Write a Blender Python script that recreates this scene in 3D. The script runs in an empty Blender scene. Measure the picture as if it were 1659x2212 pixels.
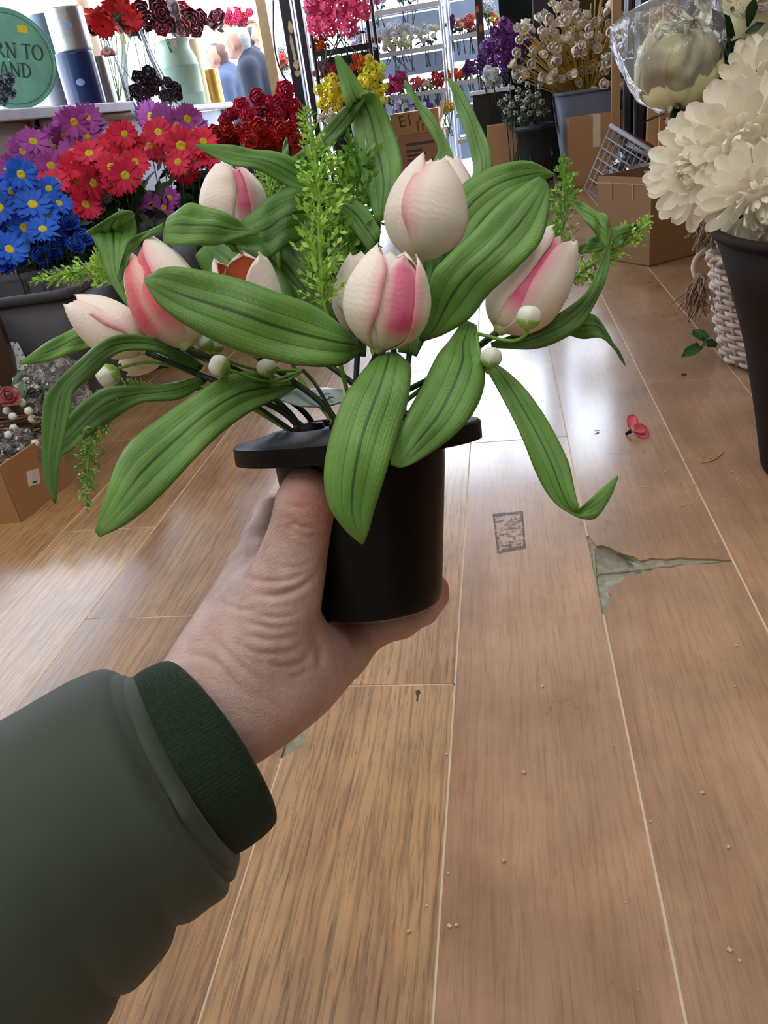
import bpy, bmesh, math, random
import numpy as np
from mathutils import Vector, Matrix, Euler
random.seed(7)
SC = bpy.context.scene
COL = SC.collection
PI = math.pi

# ------------------------------------------------------------------ camera
FPX = 1650.0                      # focal length in pixels of the 1659 x 2212 frame
PITCH, ROLL, YAW, CAMH = math.radians(28.3), math.radians(8.7), math.radians(11.4), 0.65
FW = np.array([-math.sin(YAW)*math.cos(PITCH), math.cos(YAW)*math.cos(PITCH), -math.sin(PITCH)])
_r0 = np.array([math.cos(YAW), math.sin(YAW), 0.0]); _d0 = np.cross(FW, _r0)
CR = _r0*math.cos(ROLL) + _d0*math.sin(ROLL)
CD = -_r0*math.sin(ROLL) + _d0*math.cos(ROLL)
C0 = np.array([0, 0, CAMH])
camd = bpy.data.cameras.new('camera'); cam = bpy.data.objects.new('camera', camd); COL.objects.link(cam)
camd.sensor_fit = 'VERTICAL'; camd.sensor_height = 36.0; camd.lens = 36.0*FPX/2212.0
camd.clip_start = 0.02; camd.clip_end = 200
M = Matrix([[CR[0], -CD[0], -FW[0], C0[0]], [CR[1], -CD[1], -FW[1], C0[1]], [CR[2], -CD[2], -FW[2], C0[2]], [0, 0, 0, 1]])
cam.matrix_world = M
SC.camera = cam

# ------------------------------------------------------------------ light and exposure
SC.view_settings.view_transform = 'Standard'; SC.view_settings.look = 'None'
SC.view_settings.gamma = 1.0; SC.view_settings.use_curve_mapping = False
SC.view_settings.exposure = 0.0
w = bpy.data.worlds.new('daylight'); SC.world = w; w.use_nodes = True
bg = w.node_tree.nodes['Background']; bg.inputs[0].default_value = (0.74, 0.84, 1.0, 1); bg.inputs[1].default_value = 8.5
LIGHT_STRENGTH = 4.6             # fluorescent ceiling panels
LIGHT_COLOUR = (1.0, 0.98, 0.95)
SC.cycles.use_denoising = True
SC.cycles.max_bounces = 8; SC.cycles.transparent_max_bounces = 24; SC.cycles.glossy_bounces = 4
SC.cycles.caustics_reflective = False; SC.cycles.caustics_refractive = False
SC.cycles.sample_clamp_indirect = 4.0

# ------------------------------------------------------------------ placing helpers (pixels of the photograph -> metres)
def ray(px, py): return FW + (px-829.5)/FPX*CR + (py-1106)/FPX*CD
def P(px, py, d): return C0 + d*ray(px, py)
def onplane(px, py, axis, val):
    v = ray(px, py); return C0 + v*((val-C0[axis])/v[axis])
def F(px, py, z=0.0): return onplane(px, py, 2, z)
def X(px, py, x): return onplane(px, py, 0, x)
def Y(px, py, y): return onplane(px, py, 1, y)

# ------------------------------------------------------------------ object helpers
def tag(o, label=None, cat=None, group=None, kind=None):
    if label: o['label'] = label
    if cat: o['category'] = cat
    if group: o['group'] = group
    if kind: o['kind'] = kind
    return o
def thing(name, label, cat, loc=(0, 0, 0), group=None, kind=None):
    o = bpy.data.objects.new(name, None); COL.objects.link(o); o.location = Vector(loc); o.empty_display_size = .02
    return tag(o, label, cat, group, kind)
def root_loc(o):
    v = Vector((0, 0, 0))
    while o is not None: v += o.location; o = o.parent
    return v
def mesh(name, V, Fc, mats=None, smooth=True, uv=None):
    me = bpy.data.meshes.new(name)
    V = np.asarray(V, dtype=float)
    me.from_pydata(V.tolist(), [], [list(map(int, f)) for f in Fc])
    if mats is not None:
        for m in (mats if isinstance(mats, (list, tuple)) else [mats]): me.materials.append(m)
    if smooth: me.polygons.foreach_set('use_smooth', [True]*len(me.polygons))
    if uv is not None:
        l = me.uv_layers.new(name='UVMap')
        vi = np.empty(len(me.loops), dtype=np.int32); me.loops.foreach_get('vertex_index', vi)
        l.data.foreach_set('uv', np.asarray(uv, dtype=np.float32)[vi].ravel())
    me.update()
    return me
def put(name, me, parent=None, mw=None, loc=None):
    """link a mesh; world placement mw (or loc) is made relative to the parent's location"""
    o = bpy.data.objects.new(name, me); COL.objects.link(o)
    off = root_loc(parent) if parent is not None else Vector((0, 0, 0))
    if mw is not None:
        m = mw.copy(); m.translation = m.translation - off; o.matrix_local = m
    elif loc is not None: o.location = Vector(loc) - off
    if parent is not None: o.parent = parent
    return o
def part(name, V, Fc, mats, parent, smooth=True, uv=None):
    """mesh given in world coordinates, as a child of parent (or top-level with its own origin)"""
    V = np.asarray(V, dtype=float)
    off = np.array(root_loc(parent)) if parent is not None else np.zeros(3)
    me = mesh(name, V-off, Fc, mats, smooth, uv)
    o = bpy.data.objects.new(name, me); COL.objects.link(o)
    if parent is not None: o.parent = parent
    return o
def solo(name, V, Fc, mats, label, cat, group=None, smooth=True, uv=None):
    V = np.asarray(V, dtype=float); c = V.mean(0); c[2] = V[:, 2].min()
    me = mesh(name, V-c, Fc, mats, smooth, uv)
    o = bpy.data.objects.new(name, me); COL.objects.link(o); o.location = Vector(c)
    return tag(o, label, cat, group)
def struct(name, V, Fc, mats, parent=None, smooth=False):
    o = part(name, V, Fc, mats, parent, smooth)
    if parent is None: o['kind'] = 'structure'
    return o
class MB:
    """collects shapes into one mesh"""
    def __init__(s): s.V = []; s.F = []; s.UV = []
    def n(s): return len(s.V)
    def add(s, V, Fc, uv=None):
        b = len(s.V); s.V += [tuple(map(float, v)) for v in V]; s.F += [[i+b for i in f] for f in Fc]
        s.UV += (list(uv) if uv is not None else [(0., 0.)]*len(V)); return s
    def box(s, a, b, M=None):
        x0, y0, z0 = a; x1, y1, z1 = b
        V = [(x0,y0,z0),(x1,y0,z0),(x1,y1,z0),(x0,y1,z0),(x0,y0,z1),(x1,y0,z1),(x1,y1,z1),(x0,y1,z1)]
        if M is not None: V = [tuple(M @ Vector(v)) for v in V]
        return s.add(V, [(0,3,2,1),(4,5,6,7),(0,1,5,4),(1,2,6,5),(2,3,7,6),(3,0,4,7)])
    def tube(s, pts, rad, n=8, cap=True):
        V, Fc = tube(pts, rad, n, cap); return s.add(V, Fc)
    def lathe(s, prof, n=24, M=None, cap0=False, cap1=False):
        V, Fc = lathe(prof, n, M, cap0, cap1); return s.add(V, Fc)
    def part(s, name, mats, parent, smooth=True): return part(name, s.V, s.F, mats, parent, smooth, s.UV)
    def solo(s, name, mats, label, cat, group=None, smooth=True): return solo(name, s.V, s.F, mats, label, cat, group, smooth, s.UV)
    def mesh(s, name, mats, smooth=True): return mesh(name, s.V, s.F, mats, smooth, s.UV)
def catmull(P_, n):
    P_ = np.asarray(P_, dtype=float); m = len(P_)
    if m == 2: return P_[0] + (P_[1]-P_[0])*np.linspace(0, 1, n)[:, None]
    E = np.vstack([2*P_[0]-P_[1], P_, 2*P_[-1]-P_[-2]])
    t = np.linspace(0, m-1-1e-9, n); i = t.astype(int); u = (t-i)[:, None]
    a, b, c, d = E[i], E[i+1], E[i+2], E[i+3]
    return .5*((2*b) + (-a+c)*u + (2*a-5*b+4*c-d)*u*u + (-a+3*b-3*c+d)*u**3)
def unit(v):
    v = np.asarray(v, dtype=float); return v/(np.linalg.norm(v)+1e-12)
def frames(P_):
    P_ = np.asarray(P_); T = np.gradient(P_, axis=0); T /= np.linalg.norm(T, axis=1)[:, None]+1e-12
    a = np.array([0, 0, 1.]) if abs(T[0][2]) < .9 else np.array([1., 0, 0])
    N = []; nrm = unit(np.cross(T[0], a))
    for t in T:
        nrm = unit(nrm - t*np.dot(nrm, t)); N.append(nrm)
    N = np.array(N); return T, N, np.cross(T, N)
def tube(pts, rad, n=8, cap=True):
    pts = np.asarray(pts, dtype=float); m = len(pts)
    rad = np.full(m, rad) if np.isscalar(rad) else np.interp(np.linspace(0, 1, m), np.linspace(0, 1, len(rad)), rad)
    T, N, B = frames(pts); a = np.linspace(0, 2*PI, n, endpoint=False)
    V = (pts[:, None] + rad[:, None, None]*(np.cos(a)[None, :, None]*N[:, None] + np.sin(a)[None, :, None]*B[:, None])).reshape(-1, 3)
    Fc = [(i*n+j, i*n+(j+1) % n, (i+1)*n+(j+1) % n, (i+1)*n+j) for i in range(m-1) for j in range(n)]
    if cap: Fc += [tuple(range(n))[::-1], tuple((m-1)*n+j for j in range(n))]
    return V, Fc
def lathe(prof, n=24, M=None, cap0=False, cap1=False):
    a = np.linspace(0, 2*PI, n, endpoint=False); V = []
    for r, z in prof: V += [(r*math.cos(t), r*math.sin(t), z) for t in a]
    m = len(prof)
    Fc = [(i*n+j, i*n+(j+1) % n, (i+1)*n+(j+1) % n, (i+1)*n+j) for i in range(m-1) for j in range(n)]
    if cap0: Fc.append(tuple(range(n))[::-1])
    if cap1: Fc.append(tuple((m-1)*n+j for j in range(n)))
    if M is not None: V = [tuple(M @ Vector(v)) for v in V]
    return V, Fc
def gridfaces(a, b, base=0): return [(base+i*b+j, base+i*b+j+1, base+(i+1)*b+j+1, base+(i+1)*b+j) for i in range(a-1) for j in range(b-1)]
def basis(origin, zdir, xdir=None):
    z = unit(zdir); x = np.array([1., 0, 0]) if xdir is None else np.asarray(xdir, dtype=float)
    if abs(np.dot(unit(x), z)) > .98: x = np.array([0, 1., 0])
    x = unit(x - z*np.dot(x, z)); y = np.cross(z, x)
    return Matrix([[x[0], y[0], z[0], origin[0]], [x[1], y[1], z[1], origin[1]], [x[2], y[2], z[2], origin[2]], [0, 0, 0, 1]])
def solid(o, th, off=0.0, mo=0):
    m = o.modifiers.new('thick', 'SOLIDIFY'); m.thickness = th; m.offset = off; m.material_offset = mo; return o
def bev(o, wd, seg=2):
    m = o.modifiers.new('bevel', 'BEVEL'); m.width = wd; m.segments = seg; m.limit_method = 'ANGLE'; return o

# ------------------------------------------------------------------ materials
def srgb(r, g, b):
    f = lambda c: (c/255/12.92 if c/255 <= .04045 else ((c/255+.055)/1.055)**2.4)
    return (f(r), f(g), f(b), 1.0)
MATS = {}
def nt(name):
    m = bpy.data.materials.new(name); m.use_nodes = True; n = m.node_tree; b = n.nodes['Principled BSDF']; return m, n, b
def N_(n, typ, **kw):
    x = n.nodes.new(typ)
    for k, v in kw.items():
        if k.startswith('i_'): x.inputs[k[2:].replace('_', ' ')].default_value = v
        else: setattr(x, k, v)
    return x
def ramp(n, stops):
    r = n.nodes.new('ShaderNodeValToRGB'); e = r.color_ramp.elements
    while len(e) < len(stops): e.new(.5)
    for i, (p, c) in enumerate(stops): e[i].position = p; e[i].color = c if len(c) == 4 else (*c, 1)
    return r
def sc(c, k): return (c[0]*k, c[1]*k, c[2]*k, 1)
def plain(name, c, rough=.55, var=.12, scale=40., bump=0.0, metal=0., spec=.4, sheen=0., sss=0., objvar=0., alpha=1., trans=0., coat=0.):
    """principled with a soft noise in colour and (optionally) fine relief"""
    if name in MATS: return MATS[name]
    m, n, b = nt(name); L = n.links.new
    tc = N_(n, 'ShaderNodeTexCoord'); no = N_(n, 'ShaderNodeTexNoise', i_Scale=scale, i_Detail=4.0)
    L(tc.outputs['Object'], no.inputs['Vector'])
    r = ramp(n, [(.3, sc(c, 1-var)), (.7, sc(c, 1+var))]); L(no.outputs['Fac'], r.inputs['Fac'])
    out = r.outputs['Color']
    if objvar:
        oi = N_(n, 'ShaderNodeObjectInfo'); hs = N_(n, 'ShaderNodeHueSaturation')
        mr = N_(n, 'ShaderNodeMapRange', i_To_Min=1-objvar, i_To_Max=1+objvar); L(oi.outputs['Random'], mr.inputs['Value'])
        L(mr.outputs['Result'], hs.inputs['Value']); L(out, hs.inputs['Color']); out = hs.outputs['Color']
    L(out, b.inputs['Base Color'])
    b.inputs['Roughness'].default_value = rough; b.inputs['Metallic'].default_value = metal
    b.inputs['Specular IOR Level'].default_value = spec; b.inputs['Sheen Weight'].default_value = sheen
    b.inputs['Coat Weight'].default_value = coat
    if sss: b.inputs['Subsurface Weight'].default_value = sss; b.inputs['Subsurface Radius'].default_value = (.006, .003, .002)
    if trans: b.inputs['Transmission Weight'].default_value = trans
    if alpha < 1: b.inputs['Alpha'].default_value = alpha
    if bump:
        bp = N_(n, 'ShaderNodeBump', i_Strength=bump, i_Distance=.002); L(no.outputs['Fac'], bp.inputs['Height']); L(bp.outputs['Normal'], b.inputs['Normal'])
    MATS[name] = m; return m
def translucent(m, c, fac):
    n = m.node_tree; t = N_(n, 'ShaderNodeBsdfTranslucent'); t.inputs[0].default_value = c; x = N_(n, 'ShaderNodeMixShader'); x.inputs[0].default_value = fac
    n.links.new(n.nodes['Principled BSDF'].outputs[0], x.inputs[1]); n.links.new(t.outputs[0], x.inputs[2]); n.links.new(x.outputs[0], n.nodes['Material Output'].inputs[0]); return m
def film(name, tint=(1, 1, 1), clear=.75, rough=.12, bumpscale=0., bump=.6, body=(.9, .92, .97), bodymix=0.15):
    """thin clear plastic or window glass: mostly lets light through, with a glossy skin"""
    m = bpy.data.materials.new(name); m.use_nodes = True; n = m.node_tree; L = n.links.new
    n.nodes.clear(); o = N_(n, 'ShaderNodeOutputMaterial')
    t = N_(n, 'ShaderNodeBsdfTransparent'); t.inputs[0].default_value = (*tint, 1)
    g = N_(n, 'ShaderNodeBsdfGlossy'); g.inputs['Roughness'].default_value = rough
    d = N_(n, 'ShaderNodeBsdfDiffuse'); d.inputs[0].default_value = (*body, 1)
    m1 = N_(n, 'ShaderNodeMixShader'); m1.inputs[0].default_value = bodymix; L(t.outputs[0], m1.inputs[1]); L(d.outputs[0], m1.inputs[2])
    m2 = N_(n, 'ShaderNodeMixShader'); fr = N_(n, 'ShaderNodeFresnel', i_IOR=1.45)
    mu = N_(n, 'ShaderNodeMath', operation='MULTIPLY_ADD'); mu.inputs[1].default_value = clear; mu.inputs[2].default_value = .02
    L(fr.outputs[0], mu.inputs[0]); L(mu.outputs[0], m2.inputs[0]); L(m1.outputs[0], m2.inputs[1]); L(g.outputs[0], m2.inputs[2]); L(m2.outputs[0], o.inputs[0])
    if bumpscale:
        tc = N_(n, 'ShaderNodeTexCoord'); no = N_(n, 'ShaderNodeTexNoise', i_Scale=bumpscale, i_Detail=3.0, i_Distortion=.8); L(tc.outputs['Object'], no.inputs['Vector'])
        bp = N_(n, 'ShaderNodeBump', i_Strength=bump, i_Distance=.01); L(no.outputs['Fac'], bp.inputs['Height'])
        L(bp.outputs['Normal'], g.inputs['Normal']); L(bp.outputs['Normal'], fr.inputs['Normal'])
    return m

def plank_mat(name, base, dark, light, grain, rough, wave):
    m, n, b = nt(name); L = n.links.new
    tc = N_(n, 'ShaderNodeTexCoord'); oi = N_(n, 'ShaderNodeObjectInfo')
    cmb = N_(n, 'ShaderNodeCombineXYZ'); mu = N_(n, 'ShaderNodeMath', operation='MULTIPLY'); mu.inputs[1].default_value = 37.0
    L(oi.outputs['Random'], mu.inputs[0]); L(mu.outputs[0], cmb.inputs['Z'])
    ad = N_(n, 'ShaderNodeVectorMath', operation='ADD'); L(tc.outputs['Object'], ad.inputs[0]); L(cmb.outputs[0], ad.inputs[1])
    mp = N_(n, 'ShaderNodeMapping'); mp.inputs['Scale'].default_value = (1.0, .09, 1.0); L(ad.outputs[0], mp.inputs['Vector'])
    big = N_(n, 'ShaderNodeTexNoise', i_Scale=9.0, i_Detail=3.0, i_Distortion=.6); L(mp.outputs[0], big.inputs['Vector'])
    mp2 = N_(n, 'ShaderNodeMapping'); mp2.inputs['Scale'].default_value = (1.0, .055, 1.0); L(ad.outputs[0], mp2.inputs['Vector'])
    fine = N_(n, 'ShaderNodeTexNoise', i_Scale=170.0, i_Detail=5.0, i_Roughness=.6, i_Distortion=.35); L(mp2.outputs[0], fine.inputs['Vector'])
    mp3 = N_(n, 'ShaderNodeMapping'); mp3.inputs['Scale'].default_value = (1.0, .16, 1.0); L(ad.outputs[0], mp3.inputs['Vector'])
    wv = N_(n, 'ShaderNodeTexWave', i_Scale=22.0, i_Distortion=7.0, i_Detail=2.0); wv.inputs['Detail Scale'].default_value = 1.1; wv.bands_direction = 'X'; L(mp3.outputs[0], wv.inputs['Vector'])
    wear = N_(n, 'ShaderNodeTexNoise', i_Scale=5.0, i_Detail=6.0, i_Roughness=.65); L(ad.outputs[0], wear.inputs['Vector'])
    r1 = ramp(n, [(.25, dark), (.5, base), (.78, light)]); L(big.outputs['Fac'], r1.inputs['Fac'])
    r2 = ramp(n, [(.34, (1-.55*grain,)*3), (.52, (1, 1, 1))]); L(fine.outputs['Fac'], r2.inputs['Fac'])
    r3 = ramp(n, [(.02, (1-.55*wave,)*3), (.20, (1, 1, 1))]); L(wv.outputs['Fac'], r3.inputs['Fac'])
    r4 = ramp(n, [(.35, (.74, .72, .72)), (.65, (1.14, 1.10, 1.06))]); L(wear.outputs['Fac'], r4.inputs['Fac'])
    mp4 = N_(n, 'ShaderNodeMapping'); mp4.inputs['Scale'].default_value = (1.0, .045, 1.0); L(ad.outputs[0], mp4.inputs['Vector'])
    pore = N_(n, 'ShaderNodeTexNoise', i_Scale=430.0, i_Detail=2.0, i_Distortion=.5); L(mp4.outputs[0], pore.inputs['Vector'])
    r5 = ramp(n, [(.36, (1-.6*grain,)*3), (.44, (1, 1, 1))]); L(pore.outputs['Fac'], r5.inputs['Fac'])
    o = r1.outputs['Color']
    for r in (r2, r3, r4, r5):
        x = N_(n, 'ShaderNodeMix', data_type='RGBA', blend_type='MULTIPLY'); x.inputs[0].default_value = 1.0
        L(o, x.inputs[6]); L(r.outputs['Color'], x.inputs[7]); o = x.outputs[2]
    hs = N_(n, 'ShaderNodeHueSaturation'); mr = N_(n, 'ShaderNodeMapRange', i_To_Min=.88, i_To_Max=1.1); L(oi.outputs['Random'], mr.inputs['Value'])
    L(mr.outputs['Result'], hs.inputs['Value']); L(o, hs.inputs['Color']); L(hs.outputs['Color'], b.inputs['Base Color'])
    rr = N_(n, 'ShaderNodeMapRange', i_To_Min=rough-.08, i_To_Max=rough+.12); L(wear.outputs['Fac'], rr.inputs['Value']); L(rr.outputs['Result'], b.inputs['Roughness'])
    b.inputs['Specular IOR Level'].default_value = .5; b.inputs['Coat Weight'].default_value = 1.0; b.inputs['Coat Roughness'].default_value = .15
    bp = N_(n, 'ShaderNodeBump', i_Strength=.12, i_Distance=.001); L(fine.outputs['Fac'], bp.inputs['Height']); L(bp.outputs['Normal'], b.inputs['Normal'])
    return m
m_plank = plank_mat('oak_laminate', srgb(186, 147, 100), srgb(156, 116, 74), srgb(204, 168, 122), .6, .32, .45)
m_plank2 = plank_mat('worn_laminate', srgb(176, 139, 106), srgb(150, 114, 85), srgb(192, 159, 126), .26, .28, .10)
m_joint = plain('joint_filler', srgb(214, 196, 166), .7, .1, 60)
m_concrete = plain('screed', srgb(150, 146, 126), .85, .25, 90, bump=.8)
m_wall = plain('painted_plaster', srgb(190, 182, 172), .8, .05, 8)
m_walldark = plain('brown_board', srgb(96, 76, 58), .7, .12, 6)
m_ceil = plain('ceiling_paint', srgb(225, 222, 215), .85, .03, 6)
m_pave = plain('pale_paving', srgb(178, 180, 186), .8, .1, 5)
m_black = plain('black_paint', srgb(26, 25, 27), .38, .3, 30, bump=.1)
m_glass = film('window_glass', clear=.6, rough=.03, bodymix=.03)
m_steel = plain('bright_steel', srgb(190, 194, 200), .3, .06, 30, metal=.8)
m_timber = plain('pine_timber', srgb(205, 172, 130), .6, .1, 25)
m_white = plain('white_paint', srgb(222, 224, 232), .45, .05, 12)

# ------------------------------------------------------------------ the room shell
LX, RX, FY, BY, CZ = -2.78, 1.42, 6.15, -1.6, 2.62
mb = MB(); mb.box((LX-.1, BY, -.06), (RX+.1, FY+.2, -.006)); floor = mb.part('floor', m_joint, None, False); floor['kind'] = 'structure'
floor['label'] = 'worn laminate plank floor with pale joints'
PW = .195; X0 = -.091
random.seed(21)
def plank(poly, z1=0.0, mt=None):
    """polygon (list of xy) as a 5 mm thick board with its own origin"""
    poly = np.array(poly, dtype=float); o = np.array([poly[:, 0].min(), poly[:, 1].min()]); q = poly-o; n = len(q)
    V = [(x, y, -.0055) for x, y in q] + [(x, y, z1) for x, y in q]
    Fc = [tuple(range(n))[::-1], tuple(range(n, 2*n))] + [(i, (i+1) % n, n+(i+1) % n, n+i) for i in range(n)]
    me = mesh('plank', V, Fc, mt, False); return put('plank', me, floor, loc=(o[0], o[1], 0))
joints = {-3: .89, -2: 1.36, -1: .728, 0: 1.457, 1: .978, 2: 1.72, 3: .5, 4: 1.2}
dmgA = [F(*p)[:2] for p in [(1275,1156),(1287,1179),(1302,1178),(1319,1183),(1336,1193),(1353,1198),(1370,1202),(1385,1211),(1412,1205),(1440,1208),(1468,1203),(1495,1206),(1540,1207)]]
dmgB = [F(*p)[:2] for p in [(1585,1213),(1527,1218),(1480,1219),(1450,1226),(1417,1227),(1398,1236),(1380,1239),(1352,1247),(1340,1258),(1325,1264),(1316,1271),(1314,1280),(1322,1287),(1319,1298),(1311,1303),(1309,1326)]]
dmgC = [F(*p)[:2] for p in [(745,1484),(728,1494),(706,1517),(697,1530),(693,1545),(683,1558),(672,1563),(664,1580),(654,1614),(640,1618),(628,1628),(622,1637)]]
g = .0013
END_JOINTS = []
for c in range(-14, 8):
    xa, xb = X0+(c)*PW+g, X0+(c+1)*PW-g
    if xb < LX-.1 or xa > RX+.1: continue
    j0 = joints.get(c, random.uniform(.2, 1.4)); ln = 1.22; k0 = math.floor((BY-j0)/ln)
    y = j0+k0*ln
    while y < FY+.2:
        ya, yb = max(y+g, BY), min(y+ln-g, FY+.2)
        mt = m_plank2 if (c >= 0 or (c == -1 and False)) else m_plank
        poly = [(xa, ya), (xb, ya), (xb, yb), (xa, yb)]
        if c == 1 and abs(y-j0) < .01: poly = [tuple(dmgA[-1])] + [(xb, ya), (xb, yb), (xa, yb), (xa, dmgA[0][1]+.002)] + [tuple(p) for p in dmgA[1:-1]]
        if c == 1 and abs(y+ln-j0) < .01: poly = [(xa, ya), (xb, ya), (xb, yb)] + [tuple(p) for p in dmgB] + [(xa, dmgB[-1][1]-.008)]
        if c == -1 and abs(y+ln-j0) < .01: poly = [(xa, ya), (xb, ya), (xb, yb)] + [tuple(p) for p in dmgC[:-1]] + [(xa, dmgC[-1][1])]
        if y > BY: END_JOINTS.append((c, y))
        if yb-ya > .02: plank(poly, random.uniform(-.0003, .0003), mt)
        y += ln
mb = MB()
for c in range(-14, 8):
    x = X0+c*PW
    if x < LX or x > RX: continue
    for ya, yb in ([(BY, dmgB[-1][1]), (dmgA[0][1], FY+.2)] if c == 1 else [(BY, dmgC[-1][1]), (.735, FY+.2)] if c == -1 else [(BY, FY+.2)]):
        mb.box((x-.0016, ya, -.0055), (x+.0016, yb, -.0005))
for c, y in END_JOINTS:
    xa, xb = X0+c*PW, X0+(c+1)*PW
    if c == 1 and abs(y-.978) < .01: continue
    if c == -1 and abs(y-.728) < .01: xa = dmgC[0][0]
    mb.box((xa, y-.0016, -.0055), (xb, y+.0016, -.0005))
mb.part('joint_filler', m_joint, floor, False)
def patch(name, pts, z):
    q = np.array([F(*p)[:2] for p in pts]); c = q.mean(0); V = []; Fc = []; n = len(q); K = 5
    for k in range(K+1):
        for x, y in c+(q-c)*(k/K): V.append((x, y, z+random.uniform(-.0012, .0012)))
    Fc = [(k*n+i, k*n+(i+1) % n, (k+1)*n+(i+1) % n, (k+1)*n+i) for k in range(K) for i in range(n)]
    o = part(name, V, Fc, m_concrete, floor, True); return o
patch('bare_screed_patch', [(1268,1140),(1300,1165),(1400,1195),(1610,1200),(1610,1220),(1430,1240),(1345,1275),(1330,1310),(1310,1345),(1272,1240)], -.0036)
patch('bare_screed_patch', [(770,1470),(700,1560),(660,1630),(605,1660),(600,1560),(690,1480)], -.0036)
mb = MB()
for pts in ([(1284,1238),(1340,1232),(1400,1226),(1480,1216),(1560,1211)], [(1284,1185),(1284,1215),(1286,1240),(1292,1275)]):
    mb.tube(catmull([F(*p)+np.array([0, 0, -.0028]) for p in pts], 12), [.0022, .003, .0012], 6)
mb.part('screed_ridge', m_concrete, floor)
# dark residue rectangle left by tape, and a small gouge
def residue():
    m, n, b = nt('tape_residue'); L = n.links.new; tc = N_(n, 'ShaderNodeTexCoord')
    mp = N_(n, 'ShaderNodeMapping'); mp.inputs['Scale'].default_value = (1, .35, 1); L(tc.outputs['Object'], mp.inputs[0])
    no = N_(n, 'ShaderNodeTexNoise', i_Scale=260.0, i_Detail=5.0, i_Roughness=.7); L(mp.outputs[0], no.inputs['Vector'])
    mp2 = N_(n, 'ShaderNodeMapping'); mp2.inputs['Scale'].default_value = (.3, 1.0, 1); L(tc.outputs['Object'], mp2.inputs[0])
    n2 = N_(n, 'ShaderNodeTexNoise', i_Scale=230.0, i_Detail=3.0); L(mp2.outputs[0], n2.inputs['Vector'])
    ma = N_(n, 'ShaderNodeMath', operation='MINIMUM'); L(no.outputs['Fac'], ma.inputs[0]); L(n2.outputs['Fac'], ma.inputs[1])
    sx = N_(n, 'ShaderNodeUVMap'); se = N_(n, 'ShaderNodeSeparateXYZ'); L(sx.outputs[0], se.inputs[0])
    e = []
    for i in (0, 1):
        a = N_(n, 'ShaderNodeMath', operation='SUBTRACT'); a.inputs[1].default_value = .5; L(se.outputs[i], a.inputs[0])
        ab = N_(n, 'ShaderNodeMath', operation='ABSOLUTE'); L(a.outputs[0], ab.inputs[0]); e.append(ab)
    mx = N_(n, 'ShaderNodeMath', operation='MAXIMUM'); L(e[0].outputs[0], mx.inputs[0]); L(e[1].outputs[0], mx.inputs[1])
    ed = N_(n, 'ShaderNodeMapRange'); ed.inputs[1].default_value = .40; ed.inputs[2].default_value = .48; ed.inputs[3].default_value = 0; ed.inputs[4].default_value = .17; L(mx.outputs[0], ed.inputs[0])
    su = N_(n, 'ShaderNodeMath', operation='SUBTRACT'); L(ma.outputs[0], su.inputs[0]); L(ed.outputs[0], su.inputs[1])
    r = ramp(n, [(.39, (.6, .6, .6)), (.47, (0, 0, 0))]); L(su.outputs[0], r.inputs[0]); L(r.outputs[0], b.inputs['Alpha'])
    b.inputs['Base Color'].default_value = srgb(88, 80, 88); b.inputs['Roughness'].default_value = .6
    return m
q = np.array([F(1064,1110), F(1130,1104), F(1136,1184), F(1074,1196)])
V = []; uv = []
for i in range(9):
    for j in range(7):
        u, v = j/6, i/8; p = (q[0]*(1-u)+q[1]*u)*(1-v)+(q[3]*(1-u)+q[2]*u)*v
        V.append((p[0]+random.uniform(-1, 1)*.0007, p[1]+random.uniform(-1, 1)*.001, .0007)); uv.append((u, v))
part('tape_residue_mark', V, gridfaces(9, 7), residue(), floor, False, uv)
q = [F(*p) for p in [(897,1494),(906,1490),(909,1497),(904,1503),(903,1516),(899,1515),(900,1505)]]
part('gouge', [(p[0], p[1], .0006) for p in q], [tuple(range(7))[::-1]], plain('gouge_dark', srgb(70, 60, 55), .8), floor, False)

# walls, ceiling, shop front
mb = MB(); mb.box((LX-.12, BY-.12, CZ), (RX+.12, FY+.3, CZ+.1)); mb.part('ceiling', m_ceil, None, False)['kind'] = 'structure'
mb = MB(); mb.box((LX-.12, BY-.12, -.05), (RX+.12, BY, CZ)); mb.part('wall_back', m_wall, None, False)['kind'] = 'structure'
mb = MB(); mb.box((RX, BY, -.05), (RX+.12, FY+.1, CZ)); mb.part('wall_right', m_walldark, None, False)['kind'] = 'structure'
mb = MB(); mb.box((LX-.12, BY, -.05), (LX, 1.7, CZ)); mb.box((LX-.12, 1.7, -.05), (LX, FY+.1, .76)); mb.box((LX-.12, 1.7, 2.35), (LX, FY+.1, CZ))
mb.part('wall_left', m_wall, None, False)['kind'] = 'structure'
mb = MB(); mb.box((LX, FY, 2.42), (RX, FY+.1, CZ)); mb.box((.80, FY, -.05), (RX, FY+.1, 2.42)); mb.box((.42, FY, -.05), (.80, FY+.1, 1.25)); mb.box((LX, FY, -.05), (-2.16, FY+.1, .62))
mb.part('wall_front', m_walldark, None, False)['kind'] = 'structure'
wl = thing('window_1', None, None, (LX-.06, 1.7, .76)); wl['kind'] = 'structure'
mb = MB(); mb.box((LX-.063, 1.7, .76), (LX-.057, FY+.1, 2.35)); mb.part('pane', m_glass, wl, False)
mb = MB()
for y in (1.7, FY-.02): mb.box((LX-.09, y, .76), (LX-.03, y+.06, 2.35))
mb.part('window_frame', m_timber, wl, False)
wf = thing('window_2', None, None, (-2.5, FY+.05, .62)); wf['kind'] = 'structure'
mb = MB(); mb.box((LX, FY+.047, .62), (-2.16, FY+.053, 2.42)); mb.part('pane', m_glass, wf, False)
a = Y(563, 0, FY); b_ = Y(598, 190, FY)
mb = MB(); mb.box((a[0]-.035, FY-.02, .62), (a[0]+.035, FY+.09, 2.42)); mb.part('window_frame', m_timber, wf, False)
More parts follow.
